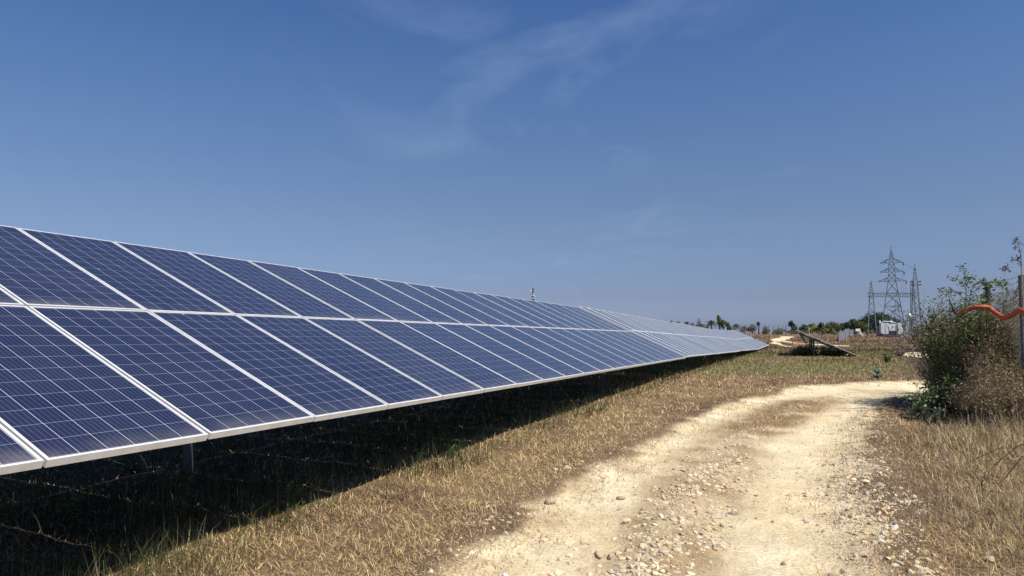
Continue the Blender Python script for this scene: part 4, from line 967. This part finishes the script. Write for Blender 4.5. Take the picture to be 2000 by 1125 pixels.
sp_px([(1960, 600), (1968, 570), (1962, 548)], 12.2, 'leafy sprig standing over the barbed wire', lp=6)
sp_px([(1975, 600), (1985, 575), (1998, 560)], 11.9, 'leafy sprig leaning to the right picture edge', lp=9)
# tall dead seed stalk at the picture edge
sb = W(1999, 640, 10.6); root = empty('seed_stalk', sb); tag(root, 'tall dead weed stalk with dark clustered seed heads at the right edge', 'dead weed')
S1 = [W(a, b, 10.6)-sb for a, b in ((1999, 640), (1998, 560), (1998, 510), (1996, 488), (1991, 470))]; m = MB(); m.tube(cr_(np.array(S1), np.linspace(0, 4, 20)), np.linspace(.011, .004, 20), 5)
S2 = [W(a, b, 10.6)-sb for a, b in ((1998, 536), (1985, 532), (1974, 528), (1963, 524))]; m.tube(np.array(S2), [.005, .004, .003, .002], 4)
S3 = [W(a, b, 10.6)-sb for a, b in ((1998, 512), (1991, 507), (1984, 506))]; m.tube(np.array(S3), [.004, .003, .002], 4); m.build('stem', M['twig'], root)
bg_ = Bag()
for a, b, n_, s_ in ((1990, 468, 60, .03), (1985, 473, 30, .02), (1987, 483, 40, .015), (1997, 475, 25, .02), (1982, 507, 40, .02), (1992, 507, 40, .02), (1995, 502, 30, .015), (1968, 522, 60, .03), (1962, 526, 40, .02), (1974, 529, 20, .012), (1995, 516, 30, .02), (1997, 490, 20, .015)):
    c_ = W(a, b, 10.6)-sb; C_ = c_+rng.normal(0, s_, (n_, 3)); bg_ = Bag(); bg_.add(*leaves(C_, .022*(.6+.8*rng.random(n_)), pal(n_, [(.10, .065, .06), (.16, .11, .09), (.07, .05, .05)], (2, 1, 1)), 1, .6)); bg_.build('seed_head', M['leaf'], root)
# bare purple-grey bush and dark dead snag
near_shrub((9.6, 16.0), 2.6, 1.2, 46, .0075, 'thin bare twiggy bush left of the green shrub, against the sky', GL, (1, 1, 1, 1), .03, 0, mt='greytwig', seed=41, fork=9)
near_shrub((9.0, 14.8), 2.3, 1.0, 34, .0065, 'second bare twiggy bush close behind the green shrub', GL, (1, 1, 1, 1), .03, 0, mt='greytwig', seed=42, fork=9)
pp = np.array([W(a, b, 12.0) for a, b in ((1868, 615), (1862, 602), (1856, 592), (1854, 584))]); o = MB().tube(pp-pp[0], [.02, .016, .013, .008], 6).build('dead_branch', M['bark']); o.location = pp[0]; tag(o, 'short dark dead branch sticking up left of the conduit', 'branch')
# saplings on the verge
def sapling(px, py, Y, H, label, cols, lsz, seed, n=7, lpp=2, asp=.6, sp=.25, group='young plants at the bend'):
    X = (px-1000)/F*Y; near_shrub((X, Y), H, sp, n, .006, label, cols, [1]*len(cols), lsz, lpp, name='young_plant', cat='plant', group=group, seed=seed, fork=2, asp=asp, sig=.035)
PG = [(.16, .22, .12), (.20, .26, .16), (.12, .18, .08)]
sapling(1790, 800, 11.6, .75, 'pale grey green young plant at the inner corner of the bend', PG, .07, 51, 9, 3, sp=.3)
sapling(1812, 780, 12.0, .72, 'taller young plant with dark leaves on the bend corner', GL, .05, 52, 13, 5, sp=.42)
sapling(1848, 745, 12.0, .85, 'dark leafed young plant leaning out of the green shrub', GL, .06, 53, 20, 7, sp=.45)
sapling(1825, 800, 11.0, .4, 'small pale young plant in the grass before the shrub', PG, .07, 57, 6, 3)
sapling(1712, 742, 20.5, .42, 'small pale plant on the far edge of the road', [(.26, .33, .22), (.34, .40, .28)], .10, 54, 5, 2, group='lone plants in the field')
sapling(1728, 700, 34, .6, 'dark green bushy plant in the middle of the green field', MG, .11, 55, 8, 3, sp=.28, group='lone plants in the field')
sapling(1755, 690, 46, .5, 'brownish bush beside the sandy patch of track', BR, .16, 58, 9, 4, sp=.5, group='lone plants in the field')
for i, (px, Y, H, sp_, lb) in enumerate(((1556, 47, .55, .5, 'leftmost dark weed clump in the shade of the lone array'), (1570, 48, .75, .5, 'tall dark weed clump left of the lone array posts'), (1582, 47, .6, .45, 'dark weed clump touching the lone array brace'), (1612, 46.5, .7, .6, 'dense weeds growing under the middle of the lone array'), (1632, 46, .45, .6, 'weeds under the low side of the lone array'), (1655, 45, .3, .5, 'low weeds at the lowest corner of the lone array'))):
    near_shrub(((px-1000)/F*Y, Y), H, sp_, 22, .008, lb, [(.09, .11, .04), (.13, .14, .05), (.17, .16, .07)], [1, 1, 1], .13, 4, name='weed_clump', cat='weed', group='weed clumps at the lone array', seed=110+i, fork=2, sig=.07)
# green clump where the shade of the first two arrays meets the sun
for i, (px, py, H, lb) in enumerate(((1285, 735, .42, 'bright green weed clump where the first two arrays meet'), (885, 890, .16, 'small bright green weed on the shadow edge, right one'), (577, 985, .18, 'small bright green weed on the shadow edge near the bottom'), (375, 1008, .22, 'dim green weed with broad leaves inside the shadow'), (265, 918, .16, 'dim green weed just below the lower frame edge'), (154, 1005, .24, 'dim green weed at far left inside the shadow'))):
    Y = CAMZ*F/(py-HY); sapling(px, py, Y, H, lb, [(.07, .13, .03), (.11, .18, .045), (.05, .08, .02)], .035 if Y < 15 else .07, 70+i, 6 if Y < 15 else 22, 2, sp=.12 if Y < 15 else .5, group='green weeds along the shadow edge', asp=.7)
# dead sticks lying in the grass at right
for i, (a, b, lb) in enumerate((((1930, 905, .1), (2010, 860, .5), 'pale dead stick leaning in the right grass'), ((1880, 900, .05), (1990, 872, .3), 'long thin dead stick lying across the right grass'), ((1950, 930, .1), (2000, 880, .5), 'forked dead stick at the right picture edge'))):
    P = []
    for px, py, zz_ in (a, b):
        Y = (CAMZ-zz_)*F/(py-HY); P.append(np.array([(px-1000)/F*Y, Y, zz_]))
    mid = (P[0]+P[1])/2+np.array([.05, 0, .08]); P0_ = P[0]; m = MB(); m.tube(np.array([P[0], mid, P[1]])-P0_, [.006, .005, .002], 5); m.tube(np.array([mid, mid+np.array([.22, .1, .16])])-P0_, [.004, .002], 4)
    o = m.build('dead_stick', M['twig']); o.location = P0_; tag(o, lb, 'stick', 'dead sticks in the right grass')
